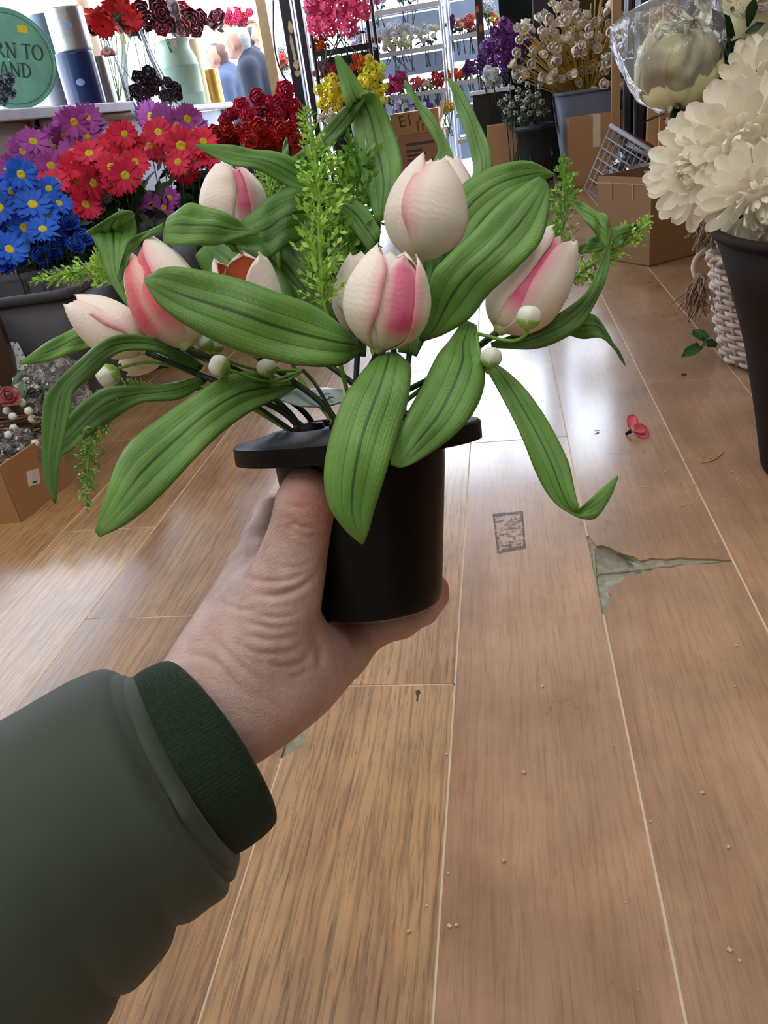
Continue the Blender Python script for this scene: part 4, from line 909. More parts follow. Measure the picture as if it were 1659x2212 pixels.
# ------------------------------------------------------------------ left: buckets of daisies and roses
m_bucket = plain('grey_plastic_bucket', srgb(74, 75, 84), .5, .06, 8)
def rsq(c, s, z, k=6, rnd=.25, ang=0.):
    """rounded square ring"""
    out = []
    for q in range(4):
        for i in range(k):
            a = PI/2*q+PI/2*i/(k-1); cx = (1-rnd)*(1 if q in (0, 3) else -1); cy = (1-rnd)*(1 if q in (0, 1) else -1)
            x, y = (cx+rnd*math.cos(a))*s, (cy+rnd*math.sin(a))*s; out.append((c[0]+x*math.cos(ang)-y*math.sin(ang), c[1]+x*math.sin(ang)+y*math.cos(ang), z))
    return out
def bucket(label, c, s0, s1, h, ang=0., mt=None, rnd=.25, group='flower buckets on the shop floor'):
    t = thing('flower_bucket', label, 'bucket', (c[0], c[1], 0), group); n = 24; mt = mt or m_bucket
    prof = [(s0*.05, .002), (s0, .002), (s0*1.01, .01), (s0+(s1-s0)*.5, h*.5), (s1, h-.02)]
    V = []; [V.extend(rsq(c, s, z, 6, rnd, ang)) for s, z in prof+[(s1-.006, h-.02), (s0-.002, .03), (s0*.05, .03)]]
    m = len(prof)+3; Fc = [(i*n+j, i*n+(j+1) % n, (i+1)*n+(j+1) % n, (i+1)*n+j) for i in range(m-1) for j in range(n)]
    part('bucket_body', V, Fc, mt, t)
    V = []; [V.extend(rsq(c, s, z, 6, rnd, ang)) for s, z in [(s1, h-.022), (s1+.008, h-.02), (s1+.009, h-.004), (s1+.006, h), (s1-.004, h), (s1-.006, h-.02)]]
    part('bucket_rim', V, [(i*n+j, i*n+(j+1) % n, (i+1)*n+(j+1) % n, (i+1)*n+j) for i in range(5) for j in range(n)], mt, t); return t
bc1 = F(150, 935); bc1 = bc1+np.array([-.06, .13, 0])
bucket('dark grey bucket at far left holding the blue daisies', bc1, .13, .175, .36, .12)
bc2 = F(385, 800)+np.array([-.12, .16, 0]); bucket('dark grey bucket behind the left tulips holding red daisies', bc2, .13, .175, .40, .1)
bc3 = P(565, 300, 3.0); bc3[2] = 0; bucket('tall grey bucket with the crimson roses below the black post', bc3, .13, .17, .46, .1)
bc4 = P(400, 285, 3.0); bc4[2] = 0; bucket('grey bucket of purple daisies close to the counter front', bc4, .12, .15, .42, .1)
k7 = lambda x, y: (x*.2893, 220+y*.2893)
D = lambda col, c, s: H_('daisy', col, c, s)
BLUE = [D('blue', (24, 96, 214), s) for s in (0, 1)]; BLR = [H_('rose', 'blue', (12, 62, 186), 3, ruffle=.05)]
PUR = [D('orchid', (168, 78, 168), s) for s in (0, 1)]; RED = [D('crimson_pink', (222, 38, 78), s) for s in (0, 1)]
random.seed(3)
hb = [(*k7(x, y), random.uniform(2.0, 2.12), r*.289, BLUE[i % 2], True) for i, (x, y, r) in enumerate([(155,545,125),(95,670,125),(245,770,140),(355,845,125),(180,940,125),(320,955,125),(70,1105,135),(365,650,100),(0,790,120),(-60,640,120),(-40,980,130),(200,650,105),(440,760,105)])]
hb += [(*k7(x, y), random.uniform(2.08, 2.16), 105*.289, BLR[0], False) for x, y in [(520,900),(230,1060),(560,1080),(400,1120),(380,1210),(440,1000),(150,840),(620,1020),(300,1150),(130,1190),(30,1230),(0,900)]]
bush('blue_daisy_bush', 'bright blue daisies with yellow centres at far left', 'flowers', hb, (bc1[0], bc1[1], .05), 'artificial flower bushes on the left', (160, .06, .10, .06), 1)
hp_ = [(*k7(x, y), random.uniform(2.55, 2.7), 120*.289, PUR[i % 2], True) for i, (x, y) in enumerate([(555,150),(390,310),(300,405),(175,370),(430,545),(650,260),(120,490),(480,250),(650,120),(540,380),(700,200),(60,520),(380,480),(250,300)])]
bush('purple_daisy_bush', 'purple daisies rising above the blue ones', 'flowers', hp_, (bc2[0]-.05, bc2[1], .05), 'artificial flower bushes on the left', (120, .06, .12, .08), 2)
hp2 = [(*k7(x, y), random.uniform(2.85, 2.95), 115*.289, PUR[i % 2], True) for i, (x, y) in enumerate([(1320,180),(1130,110),(1450,200),(1230,140),(1400,130),(1560,290)])]
bush('purple_daisy_bush', 'purple daisies peeping over the red daisies beside the white ledge', 'flowers', hp2, (bc4[0], bc4[1], .05), 'artificial flower bushes on the left', (70, .06, .12, .08), 3)
hp3 = [(*k7(x, y), random.uniform(2.5, 2.55), 85*.289, PUR[i % 2], True) for i, (x, y) in enumerate([(1130,770),(1220,790),(1200,860),(1060,800),(1270,720)])]
bush('purple_daisy_bush', 'small dark purple daisies low beside the back tulip', 'flowers', hp3, (bc2[0]+.08, bc2[1]-.02, .05), 'artificial flower bushes on the left', (50, .06, .1, .05), 4)
hr = [(*k7(x, y), random.uniform(2.3, 2.42), r*.289, RED[i % 2], True) for i, (x, y, r) in enumerate([(670,390,125),(790,400,125),(945,340,140),(575,575,125),(690,610,130),(935,550,125),(640,770,120),(350,620,110),(1010,450,110),(830,490,115),(860,610,110),(420,600,105),(540,480,110),(930,240,100)])]
bush('red_daisy_bush', 'crimson pink daisies massed beside the blue bush', 'flowers', hr, (bc2[0]-.02, bc2[1]-.03, .05), 'artificial flower bushes on the left', (220, .07, .12, .10), 5)
hr2 = [(*k7(x, y), random.uniform(2.5, 2.62), r*.289, RED[i % 2], True) for i, (x, y, r) in enumerate([(1185,230,115),(1355,330,140),(1260,390,110),(1380,520,115),(1520,300,115),(1120,330,100),(1450,420,115),(1330,450,105),(1560,400,100)])]
bush('red_daisy_bush', 'crimson pink daisies just left of the dark red roses', 'flowers', hr2, (bc2[0]+.07, bc2[1]+.1, .05), 'artificial flower bushes on the left', (200, .07, .12, .12), 6)
CRI = [H_('rose', 'crimson', (206, 30, 76), s, ruffle=.08) for s in (0, 1)]; DRD = [H_('rose', 'deep_red', (200, 26, 30), s, ruffle=.08) for s in (0, 1)]
hc = [(x, y, random.uniform(3.0, 3.15), r, CRI[i % 2], False) for i, (x, y, r) in enumerate([(615,197,30),(603,230,28),(555,212,27),(522,230,26),(537,250,27),(600,250,28),(500,250,24),(575,232,26),(635,228,24),(580,262,26),(640,262,26),(487,262,22)])]
bush('carnation_bush', 'dark pink carnations standing highest beside the black post', 'flowers', hc, (bc3[0], bc3[1]+.05, .05), 'artificial flower bushes on the left', (130, .07, .1, .06), 7)
hd = [(x, y, random.uniform(2.85, 2.98), r, DRD[i % 2], False) for i, (x, y, r) in enumerate([(557,275,30),(522,288,28),(603,278,30),(464,291,28),(572,295,28),(628,282,28),(490,280,26),(540,302,28),(612,312,28),(640,305,26),(585,322,28),(500,310,26),(455,312,24),(645,330,24)])]
bush('red_rose_bush', 'deep red roses massed under the dark pink carnations', 'flowers', hd, (bc3[0]+.02, bc3[1]-.06, .05), 'artificial flower bushes on the left', (160, .08, .12, .14), 8)

# ------------------------------------------------------------------ left counter with its display
CX, CZ0 = -1.98, .765
ya, yb = X(93, 262, CX)[1], X(500, 208, CX)[1]
ct = thing('window_counter', 'white window counter with a rounded front rail under the ribbon rolls', 'counter', (CX-.3, (ya+yb)/2, 0))
mb = MB(); mb.box((LX+.02, ya, CZ0-.03), (CX-.02, yb, CZ0)); mb.part('top', m_white, ct, False)
mb = MB(); mb.tube([(CX-.02, ya, CZ0-.018), (CX-.02, yb, CZ0-.018)], .022, 12); mb.part('rail', plain('worn_white_rail', srgb(160, 150, 140), .35, .15, 9), ct)
mb = MB(); mb.box((CX-.10, ya+.02, .0), (CX-.07, yb-.03, CZ0-.04)); mb.part('front_panel', plain('panel_white', srgb(160, 164, 178), .5, .05, 6), ct, False)
for q in np.linspace(ya+.02, yb-.1, 4):
    mb = MB(); mb.box((CX-.07, q, 0), (CX-.05, q+.07, CZ0-.04)); mb.part('frame_post', plain('brown_frame', srgb(120, 96, 78), .6, .15, 10), ct, False)
y2 = X(279, 215, CX)[1]; bz = CZ0+.045
mb = MB(); mb.box((LX+.04, 1.75, CZ0), (CX+.02, y2, bz)); o = mb.solo('marble_board', plain('pale_marble', srgb(176, 168, 184), .35, .12, 10), 'pale marble shelf board lying along the left counter', 'shelf board', None, False); bev(o, .006)
cb = thing('wooden_cabinet', 'brown wooden cabinet under the left end of the marble board', 'cabinet', (CX-.3, 2.1, 0))
mb = MB(); mb.box((LX+.03, 1.6, 0), (CX-.05, ya-.02, CZ0-.002)); mb.part('body', plain('brown_wood', srgb(126, 96, 66), .55, .2, 6), cb, False)
mb = MB(); mb.box((CX-.05, 1.63, .06), (CX-.035, ya-.05, CZ0-.05)); mb.part('door', plain('brown_wood2', srgb(140, 108, 76), .55, .2, 6), cb, False)
def roll(label, top, bot, wpx, x, z0, mt, sticker=None, ring=True):
    b = X(*bot, x); y_ = b[1]; d = (b-C0)@FW; z1 = X(*top, x)[2]; r = wpx/2/FPX*d; t = thing('ribbon_roll', label, 'ribbon roll', (x, y_, z0), 'ribbon rolls on the counter')
    prof = [(r*.3, z0+.001), (r*.97, z0+.001)]; n = 26
    for i in range(n): prof += [(r*(1.0 if i % 2 else .985), z0+.006+(z1-z0-.012)*i/(n-1))]
    prof += [(r*.97, z1-.001), (r*.35, z1-.001), (r*.33, z0+.002)]
    mb = MB(); mb.lathe(prof, 36, Matrix.Translation((x, y_, 0))); mb.part('ribbon', mt, t)
    if sticker:
        p = X(*sticker, x); v = unit(C0-np.array([x, y_, p[2]])); v[2] = 0; v = unit(v); s = np.cross([0, 0, 1], v); mb = MB(); V = []
        lat = np.dot(p-np.array([x, y_, 0]), s)
        for k in range(4):
            for i in range(16):
                a = 2*PI*i/16; u = lat*.6+.022*k/3*math.cos(a); zz = p[2]+.016*k/3*math.sin(a); f_ = math.sqrt(max(0, r*r-u*u))+.0012; V.append(np.array([x, y_, 0])+s*u+v*f_+np.array([0, 0, zz]))
        part('sticker', V, [(k*16+i, k*16+(i+1) % 16, (k+1)*16+(i+1) % 16, (k+1)*16+i) for k in range(3) for i in range(16)], plain('sticker_blue', srgb(150, 168, 205), .5), t)
    return z1
m_silver = plain('silver_ribbon', srgb(178, 172, 172), .3, .1, 60, metal=.75)
m_navy = plain('navy_ribbon', srgb(22, 40, 92), .28, .1, 60, coat=.4)
m_greyb = plain('grey_blue_ribbon', srgb(104, 118, 128), .4, .1, 60, metal=.3)
zt = roll('navy blue ribbon roll with a pale oval sticker', (165, 114), (186, 213), 82, -2.16, bz, m_navy, (173, 180))
roll('shiny silver ribbon roll stacked on the navy one', (135, 18), (163, 116), 80, -2.16, zt, m_silver, (148, 60))
zt = roll('dull grey ribbon roll behind the navy one', (122, 128), (140, 213), 66, -2.36, bz, plain('dull_grey_ribbon', srgb(110, 108, 112), .45, .1, 60, metal=.3))
roll('grey blue ribbon roll behind the silver one', (98, 32), (122, 130), 62, -2.36, zt, m_greyb)
roll('slim pinkish silver ribbon roll right of the navy roll', (215, 122), (232, 212), 34, -2.13, bz, m_silver)
roll('gold ribbon roll at the right end of the counter', (449, 150), (463, 207), 40, -2.12, CZ0, plain('gold_ribbon', srgb(190, 152, 84), .3, .12, 60, metal=.7))
roll('tall cream wooden roll behind the gold ribbon', (423, 86), (440, 207), 26, -2.16, CZ0, plain('cream_roll', srgb(216, 190, 146), .5, .1, 40))
# round green sign
sc_ = X(18, 128, -2.18); dd = (sc_-C0)@FW; sr = 96/FPX*dd; sn = unit((C0-sc_)*np.array([1, 1, 0])+np.array([.35, 0, .2]))
sg = thing('round_sign', 'round mint green wooden sign with dark lettering and a yellow price sticker', 'sign', (sc_[0], sc_[1], bz))
SM = basis(sc_, sn, np.cross([0, 0, 1.], sn)) @ rot('Z', -.19)
def sign_mat():
    return plain('mint_distressed', srgb(122, 188, 158), .6, .22, 9)
mb = MB(); mb.lathe([(.003, -.012), (sr, -.012), (sr, .002), (sr*.985, .004), (sr*.90, .004), (.003, .003)], 56, SM); mb.part('board', sign_mat(), sg)
mb = MB(); mb.lathe([(sr*.885, .003), (sr*.89, .0055), (sr*.905, .0055), (sr*.91, .003)], 56, SM); mb.part('rim_line', plain('dark_mint', srgb(92, 130, 108), .6, .1, 20), sg)
mb = MB(); mb.lathe([(sr*.99, -.004), (sr*1.005, .006), (sr*.97, .009), (sr*.955, .004)], 56, SM); mb.part('raised_edge', sign_mat(), sg)
m_ink = plain('sign_ink', srgb(62, 84, 70), .7, .2, 30)
def text(name, s, M_, size, mt, parent, align='RIGHT', ext=.0006):
    cu_ = bpy.data.curves.new(name, 'FONT'); cu_.body = s; cu_.size = size; cu_.align_x = align; cu_.align_y = 'CENTER'; cu_.extrude = ext; cu_.resolution_u = 3
    tmp = bpy.data.objects.new('tmp_text', cu_); COL.objects.link(tmp); bpy.context.view_layer.update()
    me = bpy.data.meshes.new_from_object(tmp.evaluated_get(bpy.context.evaluated_depsgraph_get())); bpy.data.objects.remove(tmp); bpy.data.curves.remove(cu_); me.name = name
    me.materials.clear(); me.materials.append(mt); return put(name, me, parent, M_)
def glyph(ch):
    """serif capitals as strokes (x0, y0, x1, y1, width) in a unit em; arcs as point lists"""
    sf = lambda x, y, w=.26: (x-w/2, y, x+w/2, y, .05)
    ov = lambda cx, cy, rx, ry, a0, a1, n=14: [(cx+rx*math.cos(a), cy+ry*math.sin(a)) for a in np.linspace(a0, a1, n)]
    return {'T': (.62, [(.31, 0, .31, 1, .13), (.02, .97, .60, .97, .06), (.03, .84, .03, 1, .05), (.59, .84, .59, 1, .05), sf(.31, .02)], []),
            'O': (.78, [], [ov(.39, .5, .34, .48, 0, 2*PI, 26)]),
            'R': (.70, [(.15, 0, .15, 1, .13), (.30, .48, .64, .03, .11), sf(.15, .02), sf(.10, .98, .2), sf(.62, .02, .16)], [ov(.22, .74, .30, .24, PI/2, -PI/2)+[(.15, .5)]]),
            'N': (.76, [(.12, 0, .12, 1, .06), (.10, .98, .62, .02, .13), (.64, 0, .64, 1, .06), sf(.12, .02), sf(.64, .98), sf(.10, .98, .2)], []),
            'A': (.74, [(.08, 0, .36, 1, .06), (.38, 1, .66, 0, .13), (.20, .36, .54, .36, .05), sf(.08, .02), sf(.66, .02)], []),
            'D': (.76, [(.15, 0, .15, 1, .13), sf(.12, .02, .22), sf(.12, .98, .22)], [[(.15, .98)]+ov(.26, .5, .42, .48, PI/2, -PI/2, 16)+[(.15, .02)]])}[ch]
def serif_text(s, M_, size, right=True):
    """lettering ending at the origin of M_"""
    wd = sum((.32 if c == ' ' else glyph(c)[0]+.06) for c in s); x = -wd; mb = MB()
    def bar(x0, y0, x1, y1, w_):
        d = np.array([x1-x0, y1-y0]); d = d/(np.linalg.norm(d)+1e-9); nn = np.array([-d[1], d[0]])*w_/2
        q = [(x0-nn[0], y0-nn[1]), (x1-nn[0], y1-nn[1]), (x1+nn[0], y1+nn[1]), (x0+nn[0], y0+nn[1])]
        V = [M_ @ Vector(((px_+x)*size, (py_-.5)*size, z_)) for z_ in (0, .0012) for px_, py_ in q]; mb.add(V, [(0,3,2,1),(4,5,6,7),(0,1,5,4),(1,2,6,5),(2,3,7,6),(3,0,4,7)])
    for c in s:
        if c == ' ': x += .32; continue
        w_, st, arcs = glyph(c)
        for t_ in st: bar(*t_)
        for a_ in arcs:
            for i in range(len(a_)-1):
                (x0, y0), (x1, y1) = a_[i], a_[i+1]; bar(x0, y0, x1, y1, .05+.09*abs(y1-y0)/(math.hypot(x1-x0, y1-y0)+1e-9))
        x += w_+.06
    mb.part('lettering', m_ink, sg, False)
serif_text('RN TO', SM @ Matrix.Translation((sr*.76, sr*.18, .0040)), sr*.30)
serif_text('AND', SM @ Matrix.Translation((sr*.46, -sr*.20, .0040)), sr*.28)
q = SM @ Matrix.Translation((sr*.38, sr*.62, .0045)); mb = MB(); mb.box((-sr*.11, -sr*.07, 0), (sr*.11, sr*.07, .001), q); mb.part('price_sticker', plain('yellow_sticker', srgb(232, 222, 60), .5), sg, False)
# dark posy in front of the sign
PLUM = [H_('rose', 'plum', (58, 22, 40), s) for s in (0, 1)]; DPUR = H_('cluster', 'dark_violet', (44, 30, 58), 0)
t = thing('dark_posy', 'dark violet flower posy in front of the green sign', 'flowers', (*X(12, 220, -2.08)[:2], bz), 'small posies on the counter')
for i, (x, y, r) in enumerate([(10,190,20),(20,170,16),(-6,175,18),(5,212,18),(24,200,14)]):
    c = X(x, y, -2.08+.02*(i % 2)); place_head(t, DPUR, c, r/FPX*((c-C0)@FW), face_cam(c))
for i, (lab, hs, x) in enumerate([('round burgundy posy lying on the marble board end', [(300,172,26),(320,160,24),(295,195,24),(325,192,26),(310,208,22),(338,180,20)], -2.08), ('smaller burgundy posy on the rail in front of the milk churn', [(362,180,18),(378,192,20),(366,204,20),(384,208,15),(352,206,16)], -2.06)]):
    b = X(hs[0][0], 216, x); t = thing('burgundy_posy', lab, 'flowers', (b[0], b[1], CZ0), 'small posies on the counter')
    for k, (px, py, r) in enumerate(hs):
        c = X(px, py, x+.03*(k % 2)); place_head(t, PLUM[k % 2], c, r/FPX*((c-C0)@FW), face_cam(c, .2, np.random.RandomState(k), .3))
    leafcloud(t, X(hs[2][0], hs[2][1]+6, x-.05), (.05, .05, .04), 26, .05, m_foliage, i)
# vases
m_vglass = film('vase_glass', tint=(.97, .99, 1.0), clear=1.1, rough=.04, bodymix=.05)
def lathe_thing(name, label, cat, x, bot, prof_px, mt, z0, group=None, n=32):
    """prof_px: (half width px, py) along the axis, bottom to top; heights read off the plane x"""
    b = X(*bot, x); d = (b-C0)@FW; t = thing(name, label, cat, (x, b[1], z0), group); pr = []
    kz = lambda py: z0+(bot[1]-py)/FPX*d*1.03
    for hw, py in prof_px: pr.append((hw/FPX*d, kz(py)))
    mb = MB(); mb.lathe([(.001, pr[0][1])]+pr+[(pr[-1][0]*.9, pr[-1][1])]+[(max(r-.004, .002), z) for r, z in pr[::-1]], n, Matrix.Translation((x, b[1], 0))); mb.part('body', mt, t); return t, np.array([x, b[1], z0]), d, kz
ch, cb_, dch, kz = lathe_thing('milk_churn_vase', 'mint green milk churn vase full of dark roses', 'vase', -2.18, (404, 213), [(38, 213), (40, 208), (40, 190), (41, 189), (40, 187), (40, 140), (41, 139), (40, 137), (38, 125), (30, 108), (29, 100), (33, 92), (34, 90)], plain('mint_enamel', srgb(158, 184, 160), .4, .06, 14), CZ0)
mb = MB(); v = unit((C0-cb_)*np.array([1, 1, 0])); mb.box((-.012, -.001, -.02), (.012, .001, .02), basis(cb_+v*(33/FPX*dch+.01)+np.array([0, 0, kz(100)-CZ0]), [0, 0, 1], np.cross([0, 0, 1.], v))); mb.part('price_tag', plain('tag_cream', srgb(222, 206, 170), .6), ch, False)
gv, gb_, dg, kg = lathe_thing('glass_vase', 'clear belly shaped glass vase between the rolls and the milk churn', 'vase', -2.3, (318, 210), [(30, 210), (42, 200), (48, 180), (46, 150), (34, 110), (26, 70), (22, 45), (26, 38)], m_vglass, CZ0)
v = unit((C0-gb_)*np.array([1, 1, 0])); mb = MB(); mb.box((-.016, -.001, -.03), (.016, .001, .03), basis(gb_+v*(30/FPX*dg+.012)+np.cross([0, 0, 1.], v)*-.06+np.array([0, 0, kg(78)-CZ0]), [0, 0, 1], np.cross([0, 0, 1.], v))); mb.part('price_tag', plain('tag_yellow', srgb(216, 212, 150), .6), gv, False)
bv, bb_, db, kb = lathe_thing('glass_bottle', 'small clear bottle with a red ribbon and white button', 'bottle', -2.12, (258, 212), [(20, 212), (21, 205), (20, 160), (17, 135), (10, 112), (9, 98), (11, 95)], m_vglass, bz)
v = unit((C0-bb_)*np.array([1, 1, 0])); cM = basis(bb_+v*(17/FPX*db+.006)+np.array([0, 0, kb(116)-bz]), v); mb = MB(); mb.lathe([(.006, -.001), (.008, .004), (.016, .005), (.021, .003), (.022, -.001)], 20, cM); mb.part('button', plain('button_cream', srgb(226, 214, 196), .5), bv)
mb = MB(); mb.lathe([(12.5/FPX*db, kb(112)), (17/FPX*db, kb(118)), (17.5/FPX*db, kb(124))], 20, Matrix.Translation((bb_[0], bb_[1], 0))); mb.part('ribbon', plain('red_ribbon', srgb(190, 40, 36), .5), bv)
# flowers standing in these vases
GER = [D('scarlet', (204, 26, 24), 0), D('scarlet', (204, 26, 24), 1)]; DRO = [H_('rose', 'wine', (104, 20, 34), s) for s in (0, 1)]; CORAL = H_('rose', 'dusty_coral', (168, 62, 60), 2)
def vaseful(label, foot, hs, x, meshes, fol=None, seed=0, top=None, name='vase_flowers'):
    t = thing(name, label, 'flowers', foot, 'flowers standing in vases'); pts = []; rs = np.random.RandomState(seed)
    for i, (px, py, r) in enumerate(hs):
        c = X(px, py, x+rs.uniform(-.06, .06)); pts.append(c); place_head(t, meshes[i % len(meshes)], c, 1.4*r/FPX*((c-C0)@FW), face_cam(c, .1, rs, .4), 'flower', False, i)
    stems(t, pts, foot, .003, m_stemlt if seed == 1 else m_stem, spread=.008, seed=seed)
    if fol: leafcloud(t, np.mean(pts, 0)+np.array([-.03, .02, -.03]), (.05, .10, .06), fol, .06, m_foliage, seed)
    return t
vaseful('scarlet poppies in the small ribboned bottle', bb_+np.array([0, 0, .02]), [(268,32,26),(236,40,26),(210,30,24),(248,12,24),(285,44,20),(222,58,20)], -2.14, GER, 50, 1)
vaseful('dark wine roses in the milk churn', cb_+np.array([0, 0, .05]), [(410,35,22),(365,45,24),(388,58,24),(430,38,18),(345,30,22),(395,25,22),(375,18,20),(424,62,18),(350,62,18)], -2.18, DRO+[CORAL], 150, 2)
vaseful('single wine rosebud drooping beside the milk churn', cb_+np.array([.02, .02, .05]), [(470,45,24)], -2.2, DRO, 8, 3)
vaseful('dark leafy roses leaning out of the clear belly vase', gb_+np.array([0, 0, .02]), [(205,58,22),(300,20,22),(320,45,20),(340,12,20),(285,62,16)], -2.3, DRO, 170, 4)

# ------------------------------------------------------------------ people in the street beyond the window
def body_prims(B_, H=1.68, lean=.0, face=1, arms=True):
    """standing figure at B_, facing -x when face=-1; returns capsule groups for body, coat, hair"""
    f = np.array([face, 0, 0.]); s = np.array([0, 1., 0]); u = np.array([0, 0, 1.]); q = lambda a, b, c: B_+f*a+s*b+u*c
    hip = .52*H; sh = .82*H
    legs = []
    for k in (-1, 1): legs += [(q(0, .09*k, hip), q(.02, .09*k, .27*H), .085, .06), (q(.02, .09*k, .27*H), q(-.01, .09*k, .05*H), .058, .042), (q(-.01, .09*k, .03*H), q(.14, .09*k, .025*H), .042, .036)]
    torso = [(q(0, 0, hip), q(.01, 0, .66*H), .14, .14), (q(.01, 0, .66*H), q(lean*.5, 0, sh-.06), .145, .13), (q(lean*.5, -.15, sh-.04), q(lean*.5, .15, sh-.04), .07, .07)]
    hd = q(lean+.07, 0, .935*H-.02)
    neck = [(q(lean*.5, 0, sh-.02), hd+np.array([0, 0, -.05]), .06, .055)]
    head = [(hd+np.array([0, 0, .03]), hd+f*.025-u*.05, .092, .066), (hd-f*.03+u*.02, hd+f*.02+u*.03, .09, .085), (hd+f*.09-u*.02, hd+f*.105-u*.035, .014, .016), (hd+f*.07-u*.085, hd+f*.075-u*.09, .028, .024)]
    ears = [(hd+s*.082*k-u*.01, hd+s*.086*k-u*.035, .018, .012) for k in (-1, 1)]
    arm = []
    for k in (-1, 1):
        e1 = q(lean*.5-.02, .24*k, .63*H); w_ = q(.20+lean*.5, .19*k, .56*H); arm += [(q(lean*.5, .19*k, sh-.05), e1, .062, .05), (e1, w_, .05, .036), (w_, w_+f*.09-u*.02, .032, .026)]
        for j in range(4): arm += [(w_+f*.08+s*(.014*(j-1.5))-u*.02, w_+f*(.15-.01*abs(j-1.3))+s*(.016*(j-1.5))-u*.05, .010, .008)]
        arm += [(w_+f*.04+s*-.02*k, w_+f*.10+s*-.045*k-u*.02, .011, .009)]
    body = [(.03, torso+legs+neck, .05), (.02, head+ears, .02), (.02, arm, .02)]
    coat = [(.03, [(q(0, 0, .46*H), q(.01, 0, .66*H), .185, .18), (q(.01, 0, .66*H), q(lean*.5, 0, sh-.05), .18, .16), (q(lean*.5, -.15, sh-.03), q(lean*.5, .15, sh-.03), .095, .095), (q(lean*.5, -.02, sh+.02), q(lean*.6, .02, sh+.05), .09, .085)], .05)]
    ca = []
    for k in (-1, 1): e1 = q(lean*.5-.02, .25*k, .63*H); w_ = q(.17+lean*.5, .19*k, .565*H); ca += [(q(lean*.5, .19*k, sh-.05), e1, .092, .082), (e1, w_, .08, .062)]
    coat.append((.03, ca, .03))
    tr = []
    for k in (-1, 1): tr += [(q(0, .09*k, .50*H), q(.02, .09*k, .27*H), .105, .08), (q(.02, .09*k, .27*H), q(-.01, .09*k, .07*H), .08, .065)]
    hair = [(.02, [(hd-f*.045+u*.035, hd-f*.01+u*.06, .088, .072), (hd-f*.06-u*.03, hd-f*.05+u*.03, .062, .075), (hd+f*.02+u*.075, hd+f*.06+u*.062, .045, .025)], .02)]
    return body, coat, [(.03, tr, .03)], hair, hd
def pedestrian(label, px, py, depth, face, H, lean, coatm, hairm, hood=False, skin=None):
    top = P(px, py, depth); B_ = np.array([top[0]-face*.09, top[1], -.36]); H = top[2]+.36
    b, c, tr, hr, hd = body_prims(B_, H, lean, face); t = thing('person', label, 'person', B_, 'people outside the window')
    for nm, pr, mt in (('body', b, m_skin2), ('coat', c, coatm), ('trousers', tr, plain('dark_trousers', srgb(38, 40, 52), .8, .1, 20)), ('hood' if hood else 'hair', hr, hairm)):
        v_, f_ = sdf_mesh(pr, .014, .03); part(nm, relax(v_, f_, 1), f_, mt, t)
    mb = MB()
    for k in (-1, 1): V, Fc = lathe([(.001, -.006), (.008, -.004), (.011, 0), (.008, .004), (.001, .006)], 8, basis(hd+np.array([face*.092, .032*k, .005]), [face, 0, 0])); mb.add(V, Fc)
    mb.part('eyes', plain('eye_dark', srgb(40, 34, 32), .4), t); mb = MB(); mb.box((hd[0]+face*.088-.006, hd[1]-.02, hd[2]-.066), (hd[0]+face*.088+.006, hd[1]+.02, hd[2]-.060)); mb.part('mouth', plain('lips', srgb(150, 90, 84), .5), t, False)
    return t
m_skin2 = plain('skin_far', srgb(170, 124, 104), .55, .06, 20)
pedestrian('grey haired man in a dark navy coat walking left outside the window', 522, 54, 6.75, -1, 1.6, .10, plain('navy_coat', srgb(24, 28, 44), .8, .15, 12), plain('grey_hair', srgb(150, 148, 146), .7, .2, 60))
pedestrian('person in a pale hooded blue coat beyond the grey haired man', 466, 92, 7.4, -1, 1.5, .05, plain('pale_blue_coat', srgb(62, 74, 98), .7, .15, 12), plain('brown_hair', srgb(92, 66, 54), .7, .2, 60))
pedestrian('person in a slate coat furthest back behind the timber post', 548, 46, 8.6, 1, 1.5, .05, plain('slate_coat', srgb(58, 62, 76), .7, .15, 12), plain('dark_hair', srgb(60, 50, 50), .7, .2, 60))

# ------------------------------------------------------------------ posts of the shop front
def post(label, p0, p1, y, dep, mt, chips=(), chipm=None, ztop=2.42, zbot=0.0):
    a, b = Y(*p0, y)[0], Y(*p1, y)[0]; t = thing('shopfront_post', label, 'post', ((a+b)/2, y, zbot), 'posts of the shop front')
    mb = MB(); mb.box((a, y, zbot), (b, y+dep, ztop)); o = mb.part('post_body', mt, t, False); bev(o, .006)
    for (px, py, w_, h_) in chips:
        c = Y(px, py, y); rs = np.random.RandomState(int(px*7+py)); n = 12
        V = [(c[0], y-.0015, c[2])]+[(np.clip(c[0]+w_*rs.uniform(.5, 1)*math.cos(k*2*PI/n), a, b), y-.001, c[2]+h_*rs.uniform(.5, 1)*math.sin(k*2*PI/n)) for k in range(n)]
        solid(part('paint_chip', V, [(0, 1+k, 1+(k+1) % n) for k in range(n)], chipm, t, False), .001)
    return t
m_chip = plain('bare_wood_chip', srgb(196, 176, 128), .8, .25, 40)
post('black shop front post with peeling paint beside the timber window bar', (601, 0), (624, 0), 5.98, .10, m_black, [(627,60,.022,.05),(632,100,.018,.10),(640,140,.03,.04),(643,158,.03,.025),(636,120,.015,.05)], m_chip)
post('plain black post right beside the peeling one', (634, 0), (648, 0), 5.9, .07, m_black)
post('narrow steel strip between the two black posts', (626, 0), (631, 0), 5.93, .03, m_steel)
post('rusty brown post with a red base band in front of the rack', (1025, 0), (1042, 0), 6.0, .07, plain('rusty_brown', srgb(58, 42, 38), .6, .35, 18), [(1030,20,.02,.03),(1038,60,.015,.03),(1046,150,.02,.02)], plain('rust_chip', srgb(168, 104, 70), .8, .3, 30))
